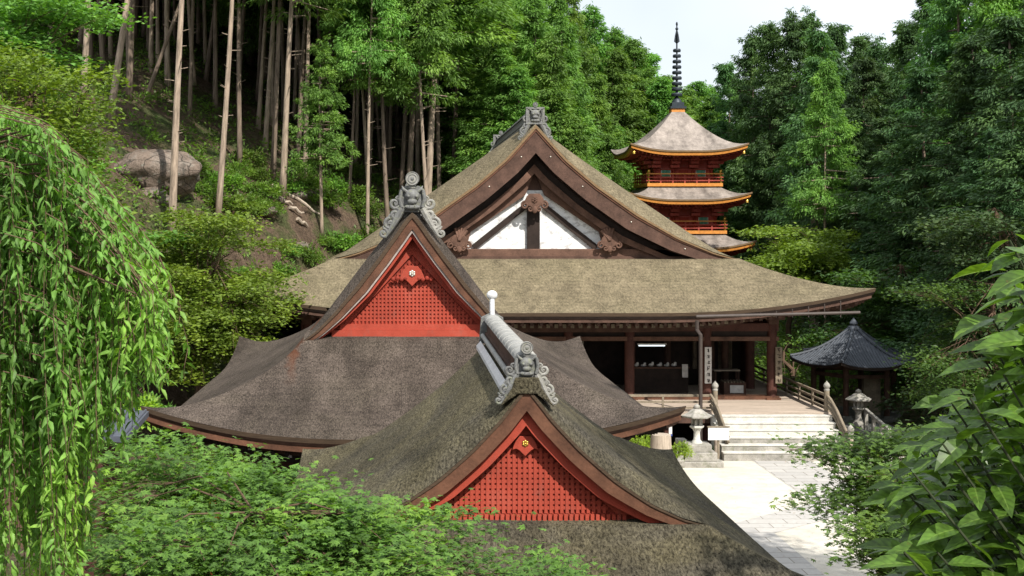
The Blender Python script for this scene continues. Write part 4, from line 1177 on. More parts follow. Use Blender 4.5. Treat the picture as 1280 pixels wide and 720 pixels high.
def small_things():
    # white sign on a post
    y = 36.0
    a = P(885, 534, y); b = P(911, 550, y); c = P(898, 583, y)
    t = thing('notice_board', 'blank white notice board on a thin grey post left of the wide steps', 'sign', (c.x, y, 0))
    MB().box(a.x, b.x, y - .03, y + .01, b.z, a.z).build('panel', M['whitep2'], t, bevel=.006)
    MB().box(a.x - .02, b.x + .02, y - .05, y + .03, a.z, a.z + .03).build('cap_rail', M['greywood'], t)
    MB().box(c.x - .03, c.x + .03, y + .011, y + .05, 0, a.z).build('post', M['greywood'], t)
    # pale stump
    y = 33.6; a = P(826, 543, y)
    t = thing('cut_tree_stump', 'pale weathered upright trunk stump behind the nearest roof edge', 'stump', (a.x, y, 0))
    MB().lathe((a.x, y, 0), [(.36, 0), (.32, .3), (.30, .8), (.27, a.z), (.20, a.z + .01)], 18).build('stump', M['stump'], t, smooth=True)
    # small blue and white tag on a stake
    y = 34.6; a = P(838, 538, y)
    t = thing('marker_sign', 'tiny blue edged white marker plate beside the pale stump', 'sign', (a.x, y, 0))
    MB().box(a.x - .045, a.x + .045, y - .01, y + .01, a.z - .10, a.z + .10).build('plate', M['whitep'], t)
    MB().box(a.x - .05, a.x + .05, y - .008, y + .008, a.z - .16, a.z - .103).build('blue_foot', M['blue'], t)
    MB().box(a.x - .012, a.x + .012, y + .011, y + .03, 0, a.z).build('stake', M['greywood'], t)
    # dark kerb stones left of the lantern
    lab = ['lowest', 'second', 'third', 'topmost']
    for i in range(4):
        a = P(848 + i * 1.2, 577 - i * 8.5, 35.3 + i * .5)
        o = MB().box(a.x - .14, a.x + .14, a.y - .2, a.y + .2, max(0, a.z - .12), a.z + .07).build('edging_stone', M['stone'], None, bevel=.02)
        tag(o, lab[i] + ' grey edging stone in the row left of the stone lantern', 'stone', 'edging stones by the lantern')
    # retaining wall and descending stone rail at the right
    t = thing('stone_wall', 'dark mossy retaining wall under the small shaded lantern', 'wall', (15.2, 40.3, 0))
    MB().box(14.5, 16.1, 39.9, 41.2, -.05, .35).build('coping', M['stone_dk'], t, bevel=.03)
    mb = MB()
    for r_ in range(3):
        for k in range(4): mb.box(14.5 + k * .41 + .01, 14.5 + k * .41 + .40, 39.5, 39.89, .02 + r_ * .12, .13 + r_ * .12)
    mb.build('stone_courses', M['stone_dk'], t, bevel=.015)
    t = thing('stone_handrail', 'grey stone handrail sloping down right of the small shaded lantern', 'railing', (16.3, 39.2, 0))
    a = P(1082, 512, 40.0); b = P(1112, 538, 37.5)
    MB().beam(a, b, .10, .10).build('top_rail', M['stone'], t, bevel=.01)
    for f in (.02, .35, .68, .98):
        p = Vector(a).lerp(Vector(b), f); MB().box(p.x - .05, p.x + .05, p.y - .05, p.y + .05, 0, p.z).build('post', M['stone'], t)
    # grey sheet roof at the left, under the maple
    D = 19.0
    pts = [P(95, 503, D + 1.6), P(186, 514, D + 1.2), P(158, 546, D - .6), P(60, 541, D - .4)]
    t = thing('lean_to_shed', 'small shed with smooth dark grey sheet roof left of the middle hall', 'shed', (pts[0].x, D, 0))
    up = [Vector(p) for p in pts]; dn = [p - Vector((0, 0, .09)) for p in up]
    MB().add(up + dn, [(0, 1, 2, 3), (7, 6, 5, 4), (0, 4, 5, 1), (1, 5, 6, 2), (2, 6, 7, 3), (3, 7, 4, 0)]).build('roof', M['sheet'], t)
    mb = MB()
    for f in np.linspace(0.04, .96, 7):
        mb.tube([up[0].lerp(up[1], f) + Vector((0, 0, .015)), up[3].lerp(up[2], f) + Vector((0, 0, .015))], .018, 6)
    mb.build('roof_seams', M['sheet'], t)
    xs = [p.x for p in up]
    MB().box(min(xs) + .25, max(xs) - .45, D - .3, D + 1.1, 0, min(p.z for p in up) - .05).build('wall', M['redbrown'], t)
M['greenstem'] = plain('green_stem', (0.035, 0.045, 0.018), .8)
M['whitep2'] = plain('white_enamel', (0.8, 0.8, 0.79), 0.5)
M['blue'] = plain('blue_enamel', (0.05, 0.09, 0.35), 0.5)
M['stump'] = wood('weathered_stump', (0.40, 0.33, 0.26), .3, 3, .9, (6, 6, .5))
M['sheet'] = plain('grey_sheet_metal', (0.10, 0.11, 0.135), 0.5, 0.2)
small_things()

# ================================================================== ROCKS
def rock(name, label, c, r, seed, mat, group=None, cat='rock', sub=4, flat=0):
    import bmesh
    bm = bmesh.new(); bmesh.ops.create_icosphere(bm, subdivisions=sub, radius=1)
    for v in bm.verts:
        p = v.co.copy(); q = p * 1.3 + Vector((seed * 7.1, seed * 3.3, 0))
        d = 1 + .26 * mnoise.noise(q) + .10 * mnoise.noise(q * 2.7) + .035 * mnoise.noise(q * 7)
        # chisel flat facets
        for a in range(5):
            n_ = Vector((math.sin(seed + a * 2.4), math.cos(seed * 1.7 + a * 1.9), math.sin(seed * .7 + a * 3.1))).normalized()
            e = p.dot(n_) - .78
            if e > 0: d -= e * .45
        v.co = Vector((p.x * r[0], p.y * r[1], p.z * r[2])) * d
    me = bpy.data.meshes.new(name); bm.to_mesh(me); bm.free(); me.shade_smooth()
    o = link_mesh(name, me, mat); o.location = c
    if label: tag(o, label, cat, group)
    return o
def rockmat():
    n = N('boulder_granite'); a = n.noise(1.1, 7, .7); b = n.noise(14, 4, .75); st = n.noise(2.2, 5, .7, stretch=(1, 1, .22)); ck = n.vor(1.1, feature='DISTANCE_TO_EDGE', stretch=(1, 1, 2.2))
    c = n.ramp(a, [(.3, (.11, .085, .068)), (.5, (.215, .165, .130)), (.72, (.27, .235, .20))])
    c = n.mix(.7, c, n.ramp(b, [(.3, .55), (.7, 1.35)]), 'MULTIPLY'); c = n.mix(n.math('MULTIPLY', n.ramp(st, [(.54, 0), (.64, 1)]), .7), c, (.065, .06, .05))
    c = n.mix(n.math('MULTIPLY', n.ramp(n.noise(3.2, 5, .7), [(.58, 0), (.64, 1)]), .6), c, (.25, .26, .22))
    c = n.mix(n.ramp(ck, [(.0, .85), (.035, 0)]), c, (.03, .027, .024)); n.col(c)
    n.bump(n.math('ADD', n.math('MULTIPLY', a, 2.0), n.math('MULTIPLY', b, .5)), 1.0, .12); return n.done(.95, .15)
M['rock'] = rockmat()
c = P(195, 216, 50)
rock('boulder', 'huge rounded tan boulder balanced on the wooded slope at left', c, (1.75, 1.3, 1.02), 3.2, M['rock'], cat='boulder')
rock('boulder', 'smaller grey rock tucked under the huge tan boulder', P(182, 268, 50.6), (.62, .8, 1.0), 8.1, M['rock'], cat='boulder')
rnd = random.Random(12)
spots = [(345, 285, 57), (378, 298, 56), (352, 262, 60), (418, 218, 66), (430, 235, 65), (360, 240, 63), (392, 262, 61), (190, 292, 49), (333, 296, 55), (372, 272, 59), (447, 243, 64), (205, 285, 49)]
adj = ['low pale', 'small tan', 'half buried', 'upright', 'flat topped', 'rounded']
for i, (px, py, D) in enumerate(spots):
    x = (px - VX) / FP * D
    s_ = rnd.uniform(.18, .4)
    rock('hillside_stone', f'{adj[i % 6]} stone on the bare slope, {["nearest the hall roof", "by the pale trunk", "under the shrubs", "high in the clearing", "beside the fallen wood", "left of the stripped trunk"][i // 2]}', (x, D, terrain(x, D) + s_ * .3), (s_ * 1.5, s_, s_ * .8), i * 1.7 + 1, M['rock'], 'stones on the slope', sub=3)
# stripped dead wood lying on the slope
for i, (px, py, px2, py2, D) in enumerate(((345, 283, 366, 288, 57), (372, 297, 385, 275, 57), (340, 296, 352, 276, 58), (352, 275, 402, 283, 58.5), (362, 262, 380, 300, 57.2), (205, 262, 246, 238, 52))):
    a = P(px, py, D); b = P(px2, py2, D + .6); a.z = terrain(a.x, a.y) + .15; b.z = terrain(b.x, b.y) + .25
    pts = [a.lerp(b, t / 5) + Vector((0, 0, .06 * math.sin(t * 2 + i))) for t in range(6)]
    o = MB().tube(pts, [.09, .085, .08, .07, .055, .03], 7).build('fallen_log', M['stump'], None, smooth=True)
    tag(o, ['short pale log lying across the slope clearing', 'pale log pointing uphill beside the stones', 'stubby pale log left of the clearing', 'longest pale log in the slope clearing', 'thin leaning dead branch in the clearing', 'dead branch resting by the huge boulder'][i], 'log', 'dead wood on the slope')

# ================================================================== TREES
rng = np.random.default_rng(7)
def unit(n): v = rng.normal(size=(n, 3)); return nrm(v)

def clump_leaves(centers, rad, npc, L, Wd, flat=.55, droop=.35, outdir=None, horiz=.3):
    """kites scattered in ellipsoid clumps"""
    n = len(centers); N_ = n * npc
    c = np.repeat(centers, npc, axis=0); r = np.repeat(rad, npc).reshape(-1, 1)
    q = unit(N_) * (rng.random((N_, 1)) ** .45); q[:, 2] *= flat
    p = c + q * r
    o = nrm(q + 1e-6) if outdir is None else nrm(np.repeat(outdir, npc, axis=0) * .8 + q)
    d = o + unit(N_) * .5; d[:, 2] -= droop
    nv = unit(N_) * .6; nv[:, 2] += horiz + .4
    return kites(p, d, nv, L * rng.uniform(.6, 1.3, N_), Wd * rng.uniform(.7, 1.2, N_))

def conifer_mesh(H, h0, Rm, nb, seed, npc=64, L=.27, Wd=.085, top_pow=1.3, rag=.25, csize=(.55, .95)):
    global rng
    rng = np.random.default_rng(seed)
    t = rng.random(nb) ** .85; h = h0 + (H - h0) * t
    prof = Rm * (1 - t ** top_pow) * np.minimum(1, .55 + t * 4) + .25
    ang = np.arange(nb) * 2.39996 + rng.uniform(-.4, .4, nb)
    ln = prof * rng.uniform(1 - rag * 1.6, 1 + rag, nb)
    cs = []; rs = []; od = []
    segs = []
    for i in range(nb):
        d = np.array([math.cos(ang[i]), math.sin(ang[i]), 0])
        k = max(1, int(ln[i] / .9))
        for j in range(k + 1):
            f = 1 - j * .30 / max(1, k * .45) if k else 1
            if f < .2: break
            f = max(.2, f)
            p = d * ln[i] * f + np.array([0, 0, h[i] + .25 * math.sin(f * 3) - .18 * ln[i] * f * f]) + rng.normal(size=3) * .22
            cs.append(p); rs.append(rng.uniform(*csize) * (.62 + .4 * f) * (1 - .45 * t[i])); od.append(d * .9 + np.array([0, 0, -.15]))
        segs.append(((0, 0, h[i] - .1), tuple(d * ln[i] * .8 + np.array([0, 0, h[i] - .1 * ln[i]]))))
    V = clump_leaves(np.array(cs), np.array(rs) * .8, npc, L, Wd, .60, .55, np.array(od))
    return V, segs

def trunk_mesh(H, r, seed, segs, bend=.25):
    rnd = random.Random(seed); mb = MB(); pts = []; rad = []
    for i in range(13):
        t = i / 12; pts.append((bend * math.sin(t * 3 + seed) * t, bend * math.cos(t * 2.3 + seed) * t, H * .97 * t)); rad.append(r * (1 - .82 * t) * (1.25 if i == 0 else 1))
    mb.tube(pts, rad, 9)
    for k, (a, b) in enumerate(segs):
        if k % 3 == 0: mb.tube([a, b], [.06, .02], 5, cap=False)
    for k in range(16):    # dead stubs on the bare trunk
        z = H * rnd.uniform(.2, .6); a = rnd.uniform(0, 6.28); l = rnd.uniform(.2, .8)
        mb.tube([(0, 0, z), (l * math.cos(a), l * math.sin(a), z + .1)], [.025, .01], 4, cap=False)
    return mb

PROTO = {}
def make_proto(key, H, h0, Rm, nb, seed, lmat, tmat, r, **kw):
    V, segs = conifer_mesh(H, h0, Rm, nb, seed, **kw)
    n = len(V); me = bpy.data.meshes.new('crown'); co = V.reshape(-1, 3)
    me.vertices.add(n * 4); me.vertices.foreach_set('co', co.astype(np.float32).ravel())
    me.loops.add(n * 4); me.loops.foreach_set('vertex_index', np.arange(n * 4, dtype=np.int32))
    me.polygons.add(n); me.polygons.foreach_set('loop_start', np.arange(0, n * 4, 4, dtype=np.int32))
    me.update(calc_edges=True); me.materials.append(M[lmat])
    tm = bpy.data.meshes.new('trunk'); mb = trunk_mesh(H, r, seed, segs); tm.from_pydata(mb.v, [], mb.f); tm.shade_smooth(); tm.materials.append(M[tmat])
    PROTO[key] = (H, me, tm)

# bare-stemmed cypresses (crown only in the upper part), full crowned ones, cedars
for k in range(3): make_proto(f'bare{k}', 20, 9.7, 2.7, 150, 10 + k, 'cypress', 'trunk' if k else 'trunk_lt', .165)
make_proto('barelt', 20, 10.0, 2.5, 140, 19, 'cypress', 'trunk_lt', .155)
for k in range(3): make_proto(f'full{k}', 20, 2.6, 3.1, 250, 20 + k, 'cypress', 'trunk', .2, rag=.4)
for k in range(2): make_proto(f'blue{k}', 20, 3.4, 3.0, 220, 30 + k, 'cypress_b', 'trunk', .2, rag=.45)
for k in range(2): make_proto(f'cedar{k}', 20, 1.5, 3.6, 230, 40 + k, 'cedar', 'trunk', .2, npc=56, rag=.5)
make_proto('dark0', 20, 6.5, 2.9, 120, 50, 'cedar', 'trunk', .16, npc=24, L=.6, Wd=.26)
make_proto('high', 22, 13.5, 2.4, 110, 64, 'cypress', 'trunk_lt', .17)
make_proto('thick', 18, 7.5, 2.3, 130, 63, 'cypress_b', 'trunk', .36)
make_proto('slim', 11, 4.0, 1.55, 110, 60, 'cypress', 'trunk_lt', .12, npc=60, L=.2, Wd=.07, csize=(.36, .6))

def tree(key, x, y, H, label, group, lean=(0, 0), rot=None, z=None, sw=1.0, name='cypress_tree'):
    H0, cm, tm = PROTO[key]
    r_ = bpy.data.objects.new(name, None); COL.objects.link(r_); r_.empty_display_size = .2
    zz = terrain(x, y) - .15 if z is None else z
    s_ = H / H0
    r_.location = (x, y, zz); r_.scale = (s_ * sw, s_ * sw, s_)
    r_.rotation_euler = (lean[1], lean[0], rot if rot is not None else random.uniform(0, 6.28))
    # lean applied before the turn about z
    r_.rotation_mode = 'QUATERNION'
    from mathutils import Quaternion
    r_.rotation_quaternion = Quaternion((0, 1, 0), lean[0]) @ Quaternion((1, 0, 0), lean[1]) @ Quaternion((0, 0, 1), rot if rot is not None else random.uniform(0, 6.28))
    for nm, me in (('trunk', tm), ('crown', cm)):
        o = bpy.data.objects.new(nm, me); COL.objects.link(o); o.parent = r_
    tag(r_, label, 'tree', group)
    return r_
random.seed(5)
# trunks one can tell apart on the slope: px at the base, depth, px at the top of the bare stem, proto, words
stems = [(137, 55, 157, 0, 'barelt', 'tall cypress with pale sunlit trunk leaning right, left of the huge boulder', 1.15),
 (104, 57, 109, 0, 'bare0', 'straight brown cypress trunk furthest left on the slope', 1.0),
 (161, 59, 167, 0, 'bare1', 'grey cypress trunk just above the huge boulder, left side', 1.0),
 (214, 47, 228, 20, 'high', 'thick grey cypress standing in front of the huge boulder', 1.15),
 (180, 60, 203, 60, 'bare2', 'slim cypress leaning right behind the huge boulder', .75),
 (237, 63, 239, 80, 'bare2', 'thin shaded cypress right of the huge boulder', .7),
 (272, 51, 286, 60, 'high', 'pale sunlit cypress trunk right of the boulder, leaning slightly right', .95),
 (300, 59, 298, 60, 'bare1', 'straight grey cypress between the pale trunk and the pair of stems', .9),
 (341, 60, 346, 60, 'bare1', 'left stem of the close pair of cypresses above the clearing', 1.0),
 (353, 58, 364, 60, 'bare0', 'right thicker stem of the close pair of cypresses above the clearing', 1.15),
 (372, 66, 380, 60, 'bare2', 'dim cypress behind the close pair of stems', .9),
 (436, 64, 441, 150, 'bare2', 'thin pale cypress stem right of the small bright tree', .6),
 (459, 62, 464, 60, 'barelt', 'slender sunlit cypress standing straight in the clearing', .8),
 (509, 68, 516, 100, 'bare1', 'thick shaded cypress behind the ornament of the middle roof', 1.2),
 (531, 66, 546, 100, 'bare0', 'reddish lit cypress trunk leaning right beside the main roof', 1.45),
 (566, 72, 569, 110, 'bare2', 'shaded cypress just right of the reddish trunk', 1.0),
 (487, 74, 489, 110, 'bare2', 'thin cypress deep in shade left of the thick stem', .9),
 (412, 76, 412, 110, 'bare2', 'thin cypress deep in shade above the clearing', .9),
 (322, 74, 326, 60, 'bare2', 'dim thin cypress in the dark wood above the pair', .9),
 (257, 72, 262, 60, 'bare2', 'dim leaning cypress in the dark wood above the boulder', .9)]
stem_xy = []
for (px, D, pt_, pyt, key, lab, sw) in stems:
    x = (px - VX) / FP * D
    H = random.uniform(18, 21)
    zb = terrain(x, D); zt = P(0, pyt, D).z; xt = (pt_ - VX) / FP * D
    lean = math.atan2(xt - x, max(2, zt - zb))
    tree(key, x, D, H, lab, 'tall cypresses on the slope', (lean, random.uniform(-.02, .02)), sw=sw * .95); stem_xy.append((x, D))
def ground_at(px, D): x = (px - VX) / FP * D; return x, terrain(x, D)
x, g = ground_at(402, 58.5); top = P(405, 58, 58.5).z
t = tree('slim', x, 58.5, top - g, 'small bright green cypress with thin stem standing alone in the clearing', 'small cypresses', rot=.5, sw=.95)

# the wood behind, left and centre
n_w = 0
def wood_ok(x, y, dmin):
    return all((x - a) ** 2 + (y - b) ** 2 > dmin * dmin for a, b in stem_xy)
words = ['far left', 'left', 'above the boulder', 'above the clearing', 'behind the middle roof', 'left of the main gable', 'behind the main gable', 'right of the main gable', 'left of the pagoda', 'behind the pagoda', 'right of the pagoda', 'at the right', 'far right']
def word(px):
    lim = [60, 150, 260, 420, 520, 600, 690, 750, 810, 890, 990, 1130]
    for i, l in enumerate(lim):
        if px < l: return words[i]
    return words[-1]
ordn = {}
def lab_of(px, D, kind):
    k = (word(px), kind); ordn[k] = ordn.get(k, 0) + 1
    ones = ['', 'first', 'second', 'third', 'fourth', 'fifth', 'sixth', 'seventh', 'eighth', 'ninth']
    rank = ['nearest', 'second nearest', 'third nearest', 'fourth nearest', 'fifth nearest', 'sixth nearest', 'seventh nearest', 'eighth nearest', 'ninth nearest', 'tenth nearest', 'eleventh nearest', 'twelfth nearest', 'thirteenth nearest', 'fourteenth nearest', 'fifteenth nearest', 'sixteenth nearest', 'seventeenth nearest', 'eighteenth nearest', 'nineteenth nearest', 'twentieth nearest'] + [f'twenty {o} nearest' for o in ones[1:]] + ['thirtieth nearest'] + [f'thirty {o} nearest' for o in ones[1:]] + ['fortieth nearest']
    return f'{rank[min(ordn[k] - 1, 39)]} {kind} in the wood {word(px)}'
cand = []
rw = random.Random(21)
for i in range(2300):
    D = rw.uniform(63, 112); px = rw.uniform(-120, 640); x = (px - VX) / FP * D
    if px > 560 and D < 72: continue
    dm = 2.05 if D < 84 else 3.3
    if wood_ok(x, D, dm): stem_xy.append((x, D)); cand.append((D, px, x))
cand.sort()
for D, px, x in cand:
    key = rw.choice(['bare0', 'bare1', 'bare2', 'barelt'] if D < 76 else ['dark0', 'bare1', 'bare2', 'dark0', 'full0'] if D < 95 else ['full0', 'full1', 'cedar0'])
    ln_ = rw.uniform(-.06, .06); lw = 'upright' if abs(ln_) < .02 else 'right leaning' if ln_ > 0 else 'left leaning'
    kw = ('pale stemmed' if key in ('barelt', 'bare0') else 'brown stemmed') if key[0] in 'bd' else 'leafy'
    tree(key, x, D, rw.uniform(16.5, 21), lab_of(px, D, f'{lw} {kw} cypress'), 'cypresses of the wood', (ln_, rw.uniform(-.03, .03)), sw=rw.uniform(.75, 1.1) if D < 80 else rw.uniform(1, 1.3))
# full crowned trees, given by px, top py, depth
full = [(628, 20, 71), (640, -40, 74), (668, 10, 70), (700, 10, 78), (712, 35, 73), (622, 60, 68.5), (690, 62, 68), (742, 105, 86), (655, 100, 66.5), (700, 120, 67.5), (715, 160, 67),
        (768, 75, 90), (798, 62, 94), (826, 110, 92), (848, 128, 99), (872, 112, 106), (812, 78, 103), (838, 105, 108), (858, 122, 103), (784, 60, 104), (762, 48, 97), (895, 118, 108), (885, 132, 100), (720, -10, 88), (680, -30, 86), (770, 60, 100), (745, 22, 92),
        (605, -60, 80), (635, -60, 84), (640, 30, 74), (632, 75, 67.5), (775, 170, 88), (748, 175, 86), (800, 150, 91), (835, 165, 96)]
full.sort(key=lambda q: q[2])
for i, (px, py, D) in enumerate(full):
    x = (px - VX) / FP * D; z = P(0, py, D).z; g = terrain(x, D)
    H = z - g + .6
    key = f'full{i % 3}'
    tree(key, x, D, H, lab_of(px, D, 'sunlit leafy cypress'), 'sunlit cypresses behind the halls', (rw.uniform(-.02, .02), 0), sw=min(1.5, max(.85, (17 if D < 89 else 24) / H)))
right = [(908, 88, 94, 'blue0'), (934, 55, 90, 'blue1'), (964, 40, 86, 'blue0'), (990, 32, 84, 'blue1'), (1018, 30, 84, 'blue1'), (1045, 42, 80, 'blue0'), (1072, 55, 84, 'blue0'), (1098, 65, 80, 'blue1'),
         (925, 110, 96, 'cedar0'), (965, 100, 92, 'cedar1'), (1030, 85, 76, 'cedar0'), (1118, 66, 74, 'cedar1'), (1160, 5, 66, 'cedar0'), (1182, -30, 60, 'full0'), (1205, -60, 58, 'blue1'), (1240, -70, 56, 'full1'),
         (1275, -60, 58, 'blue0'), (1142, 40, 70, 'blue0'), (1085, 85, 68, 'cedar0'), (1045, 95, 72, 'cedar1'), (1165, 100, 52, 'cedar0'), (1215, 60, 48, 'cedar1'), (1270, 40, 46, 'cedar0'), (1315, -40, 50, 'cedar1'), (1350, -60, 55, 'full0'),
         (1050, 140, 74, 'cedar1'), (1062, 130, 70, 'cedar0'), (1070, 150, 62, 'cedar1'), (1115, 160, 58, 'cedar0'), (900, 160, 98, 'cedar0'), (880, 150, 108, 'full0'), (1190, 130, 64, 'cedar1'), (1240, 0, 66, 'cedar0'),
         (1100, 85, 95, 'cedar0'), (1060, 80, 98, 'cedar1'), (1020, 70, 98, 'cedar0'), (975, 85, 100, 'cedar1'), (935, 105, 102, 'cedar0'), (1290, 100, 40, 'cedar0'), (1240, 180, 44, 'cedar1'), (1150, 210, 52, 'cedar0'), (1110, 235, 56, 'cedar1'), (1060, 215, 66, 'cedar1'), (965, 190, 90, 'cedar0')]
right.sort(key=lambda q: q[2])
for i, (px, py, D, key) in enumerate(right):
    x = (px - VX) / FP * D; z = P(0, py, D).z; g = terrain(x, D); H = z - g + .5
    kind = {'b': 'blue green cypress', 'f': 'mid green cypress', 'c': 'dark drooping cedar'}[key[0]]
    tree(key, x, D, H, lab_of(px, D, kind), 'trees of the right hand wood', (rw.uniform(-.02, .02), 0), sw=min(1.12 if px < 1090 else 1.5, max(.8, 18 / max(8, H))))
# the thick brown trunk in view at the right and the stripped one beside it
x, g = ground_at(1019, 66); tree('thick', x, 66, 17, 'thick brown bare trunk standing right of the pagoda', 'trees of the right hand wood', (0.01, 0), sw=1.0)
x, g = ground_at(1033, 61); tree('barelt', x, 61, 15, 'thin pale stripped trunk beside the thick brown trunk', 'trees of the right hand wood', (0.0, 0), sw=.8)

for (x, y, H, key, lab) in ((9.2, 7.5, 19, 'full1', 'tall cypress just outside the right edge beside the near hall'), (12.4, 14.5, 20, 'bare1', 'bare stemmed cypress outside the right edge over the courtyard')):
    tree(key, x, y, H, lab, 'cypresses by the viewpoint', (0, 0), sw=1.0)
# hidden far mass closing the horizon beyond the trees: a wooded hill, uneven crowns
def far_wood():
    global rng
    rng = np.random.default_rng(77)
    cs = []; rs = []
    for i in range(700):
        D = rng.uniform(112, 135); px = rng.uniform(-200, 770) if i % 3 else rng.uniform(900, 1400)
        x = (px - VX) / FP * D; g = terrain(x, D); zt = g + rng.uniform(2, 17)
        if 740 < px: zt = g + rng.uniform(.5, 4)
        cs.append((x, D, zt)); rs.append(rng.uniform(1.8, 3))
    V = clump_leaves(np.array(cs), np.array(rs), 40, 1.2, .55, .8, .3)
    o = quad_mesh('distant_forest', V, M['cedar']); tag(o, 'dim mass of distant forest closing the view behind the trees', 'forest', kind='stuff')
far_wood()

# ------------------------------------------------------------------ broadleaf trees built from flat layered sprays
def palmate(c, nv, L, seed):
    """five lobed leaves: centres c, normals nv, sizes L -> kites"""
    n = len(c); nv = nrm(nv); a = nrm(np.cross(nv, unit(n))); b = np.cross(nv, a); out_ = []
    for k, (an, ln) in enumerate(((-1.35, .62), (-.68, .88), (0, 1.0), (.68, .88), (1.35, .62))):
        d = a * math.cos(an) + b * math.sin(an)
        d = d - nv * .18
        out_.append(kites(c - a * (L * .25).reshape(-1, 1), d, nv, L * ln, L * .27 * (.8 + .3 * ln), 0, .5))
    return np.concatenate(out_)

def spray_tree(name, label, cat, base, trunk_pts, trunk_r, pads, mat, leafL, density, seed, group=None, palm=False, tmat='twig', thick=.22, tilt=.85):
    """pads: list of (cx,cy,cz,rx,ry,slope) flat foliage layers"""
    global rng
    rng = np.random.default_rng(seed); rnd = random.Random(seed)
    rt = thing(name, label, cat, base, group)
    mb = MB(); mb.tube(trunk_pts, trunk_r, 9)
    top = Vector(trunk_pts[-1]); quads = []
    for (cx, cy_, cz, rx, ry, sl) in pads:
        n = max(20, int(density * rx * ry * math.pi))
        rr = np.sqrt(rng.random(n)); aa = rng.random(n) * 2 * math.pi
        # uneven edge
        edge = 1 + .28 * np.sin(aa * 3 + cx * 5) + .18 * np.sin(aa * 7 + cy_ * 3) + .1 * np.sin(aa * 13 + cz)
        x = cx + rx * rr * np.cos(aa) * edge; y = cy_ + ry * rr * np.sin(aa) * edge
        z = cz + rng.normal(size=n) * thick * .5 - sl * rr ** 2 * max(rx, ry) + .05 * np.sin(x * 9) * np.cos(y * 7)
        c = np.stack([x, y, z], 1); nv = unit(n) * tilt; nv[:, 2] += 1
        Ls = leafL * rng.uniform(.65, 1.25, n)
        if palm: quads.append(palmate(c, nv, Ls, seed))
        else:
            d = unit(n); d[:, 2] = d[:, 2] * .25 - .12; quads.append(kites(c, d, nv, Ls, Ls * .5))
        # branch from the trunk to the pad with twigs
        j = rnd.randint(len(trunk_pts) // 2, len(trunk_pts) - 1); a = Vector(trunk_pts[j]); b = Vector((cx, cy_, cz - .03))
        mid = a.lerp(b, .5) + Vector((0, 0, .12 * (b - a).length)); r0 = trunk_r[j] * (.25 if base[1] > 12 else .3)
        mb.tube([a, a.lerp(mid, .6), mid, mid.lerp(b, .6), b], [r0, r0 * .8, r0 * .6, r0 * .4, r0 * .15], 6, cap=False)
        for q in range(5):
            an = rnd.uniform(0, 6.28); e = b + Vector((rx * .8 * math.cos(an), ry * .8 * math.sin(an), -sl * .6 * max(rx, ry)))
            s0 = mid.lerp(b, .5); mb.tube([s0, s0.lerp(e, .5) + Vector((0, 0, .04)), e], [r0 * .22, r0 * .14, .003], 5, cap=False)
    mb.build('trunk', M[tmat], rt, smooth=True, fix=False)
    quad_mesh('crown', np.concatenate(quads), M[mat], rt)
    return rt

def pads_px(lst, rnd, n, rx, ry, Dj):
    """scatter n pads inside pixel polygon boxes (px0,px1,py0,py1,D)"""
    out_ = []
    tot = sum((b - a) * (d - c) for a, b, c, d, _ in lst)
    for (a, b, c, d, D) in lst:
        k = max(1, round(n * (b - a) * (d - c) / tot))
        for i in range(k):
            DD = D + rnd.uniform(-Dj, Dj); p = P(rnd.uniform(a, b), rnd.uniform(c, d), DD)
            out_.append((p.x, p.y, p.z, rx * rnd.uniform(.6, 1.3), ry * rnd.uniform(.6, 1.3), rnd.uniform(.03, .22)))
    return out_
def tpts(a, b, r0, r1, seed, wob=.2, n=7):
    a = Vector(a); b = Vector(b); rnd = random.Random(seed)
    pts = [a.lerp(b, i / (n - 1)) + (Vector((rnd.uniform(-wob, wob), rnd.uniform(-wob, wob), 0)) if 0 < i else Vector((0, 0, 0))) for i in range(n)]
    return pts, [r0 + (r1 - r0) * i / (n - 1) for i in range(n)]

rp = random.Random(3)
# maple between the left wood and the middle roof
x0 = P(240, 480, 38); tp, tr = tpts((x0.x, 38, terrain(x0.x, 38) - .1), P(262, 330, 38), .2, .08, 1)
pads = pads_px([(215, 300, 262, 300, 38.5), (205, 335, 300, 360, 38), (215, 345, 350, 400, 37.5), (190, 320, 395, 440, 37), (175, 260, 430, 470, 37)], rp, 66, .95, .95, 1.6)
spray_tree('maple_tree', 'yellow green layered maple left of the middle hall roof', 'tree', (x0.x, 38, terrain(x0.x, 38)), tp, tr, pads, 'maple_y', .15, 190, 101, group='maples')
# its darker neighbour behind
x0 = P(300, 480, 44); tp, tr = tpts((x0.x, 44, terrain(x0.x, 44) - .1), P(300, 350, 44), .16, .06, 2)
pads = pads_px([(255, 345, 370, 450, 42), (170, 260, 300, 420, 42)], rp, 30, 1.0, 1.0, 1.5)
spray_tree('maple_tree', 'darker green maple in the shade behind the yellow green one', 'tree', (x0.x, 44, terrain(x0.x, 44)), tp, tr, pads, 'maple', .16, 150, 102, group='maples')
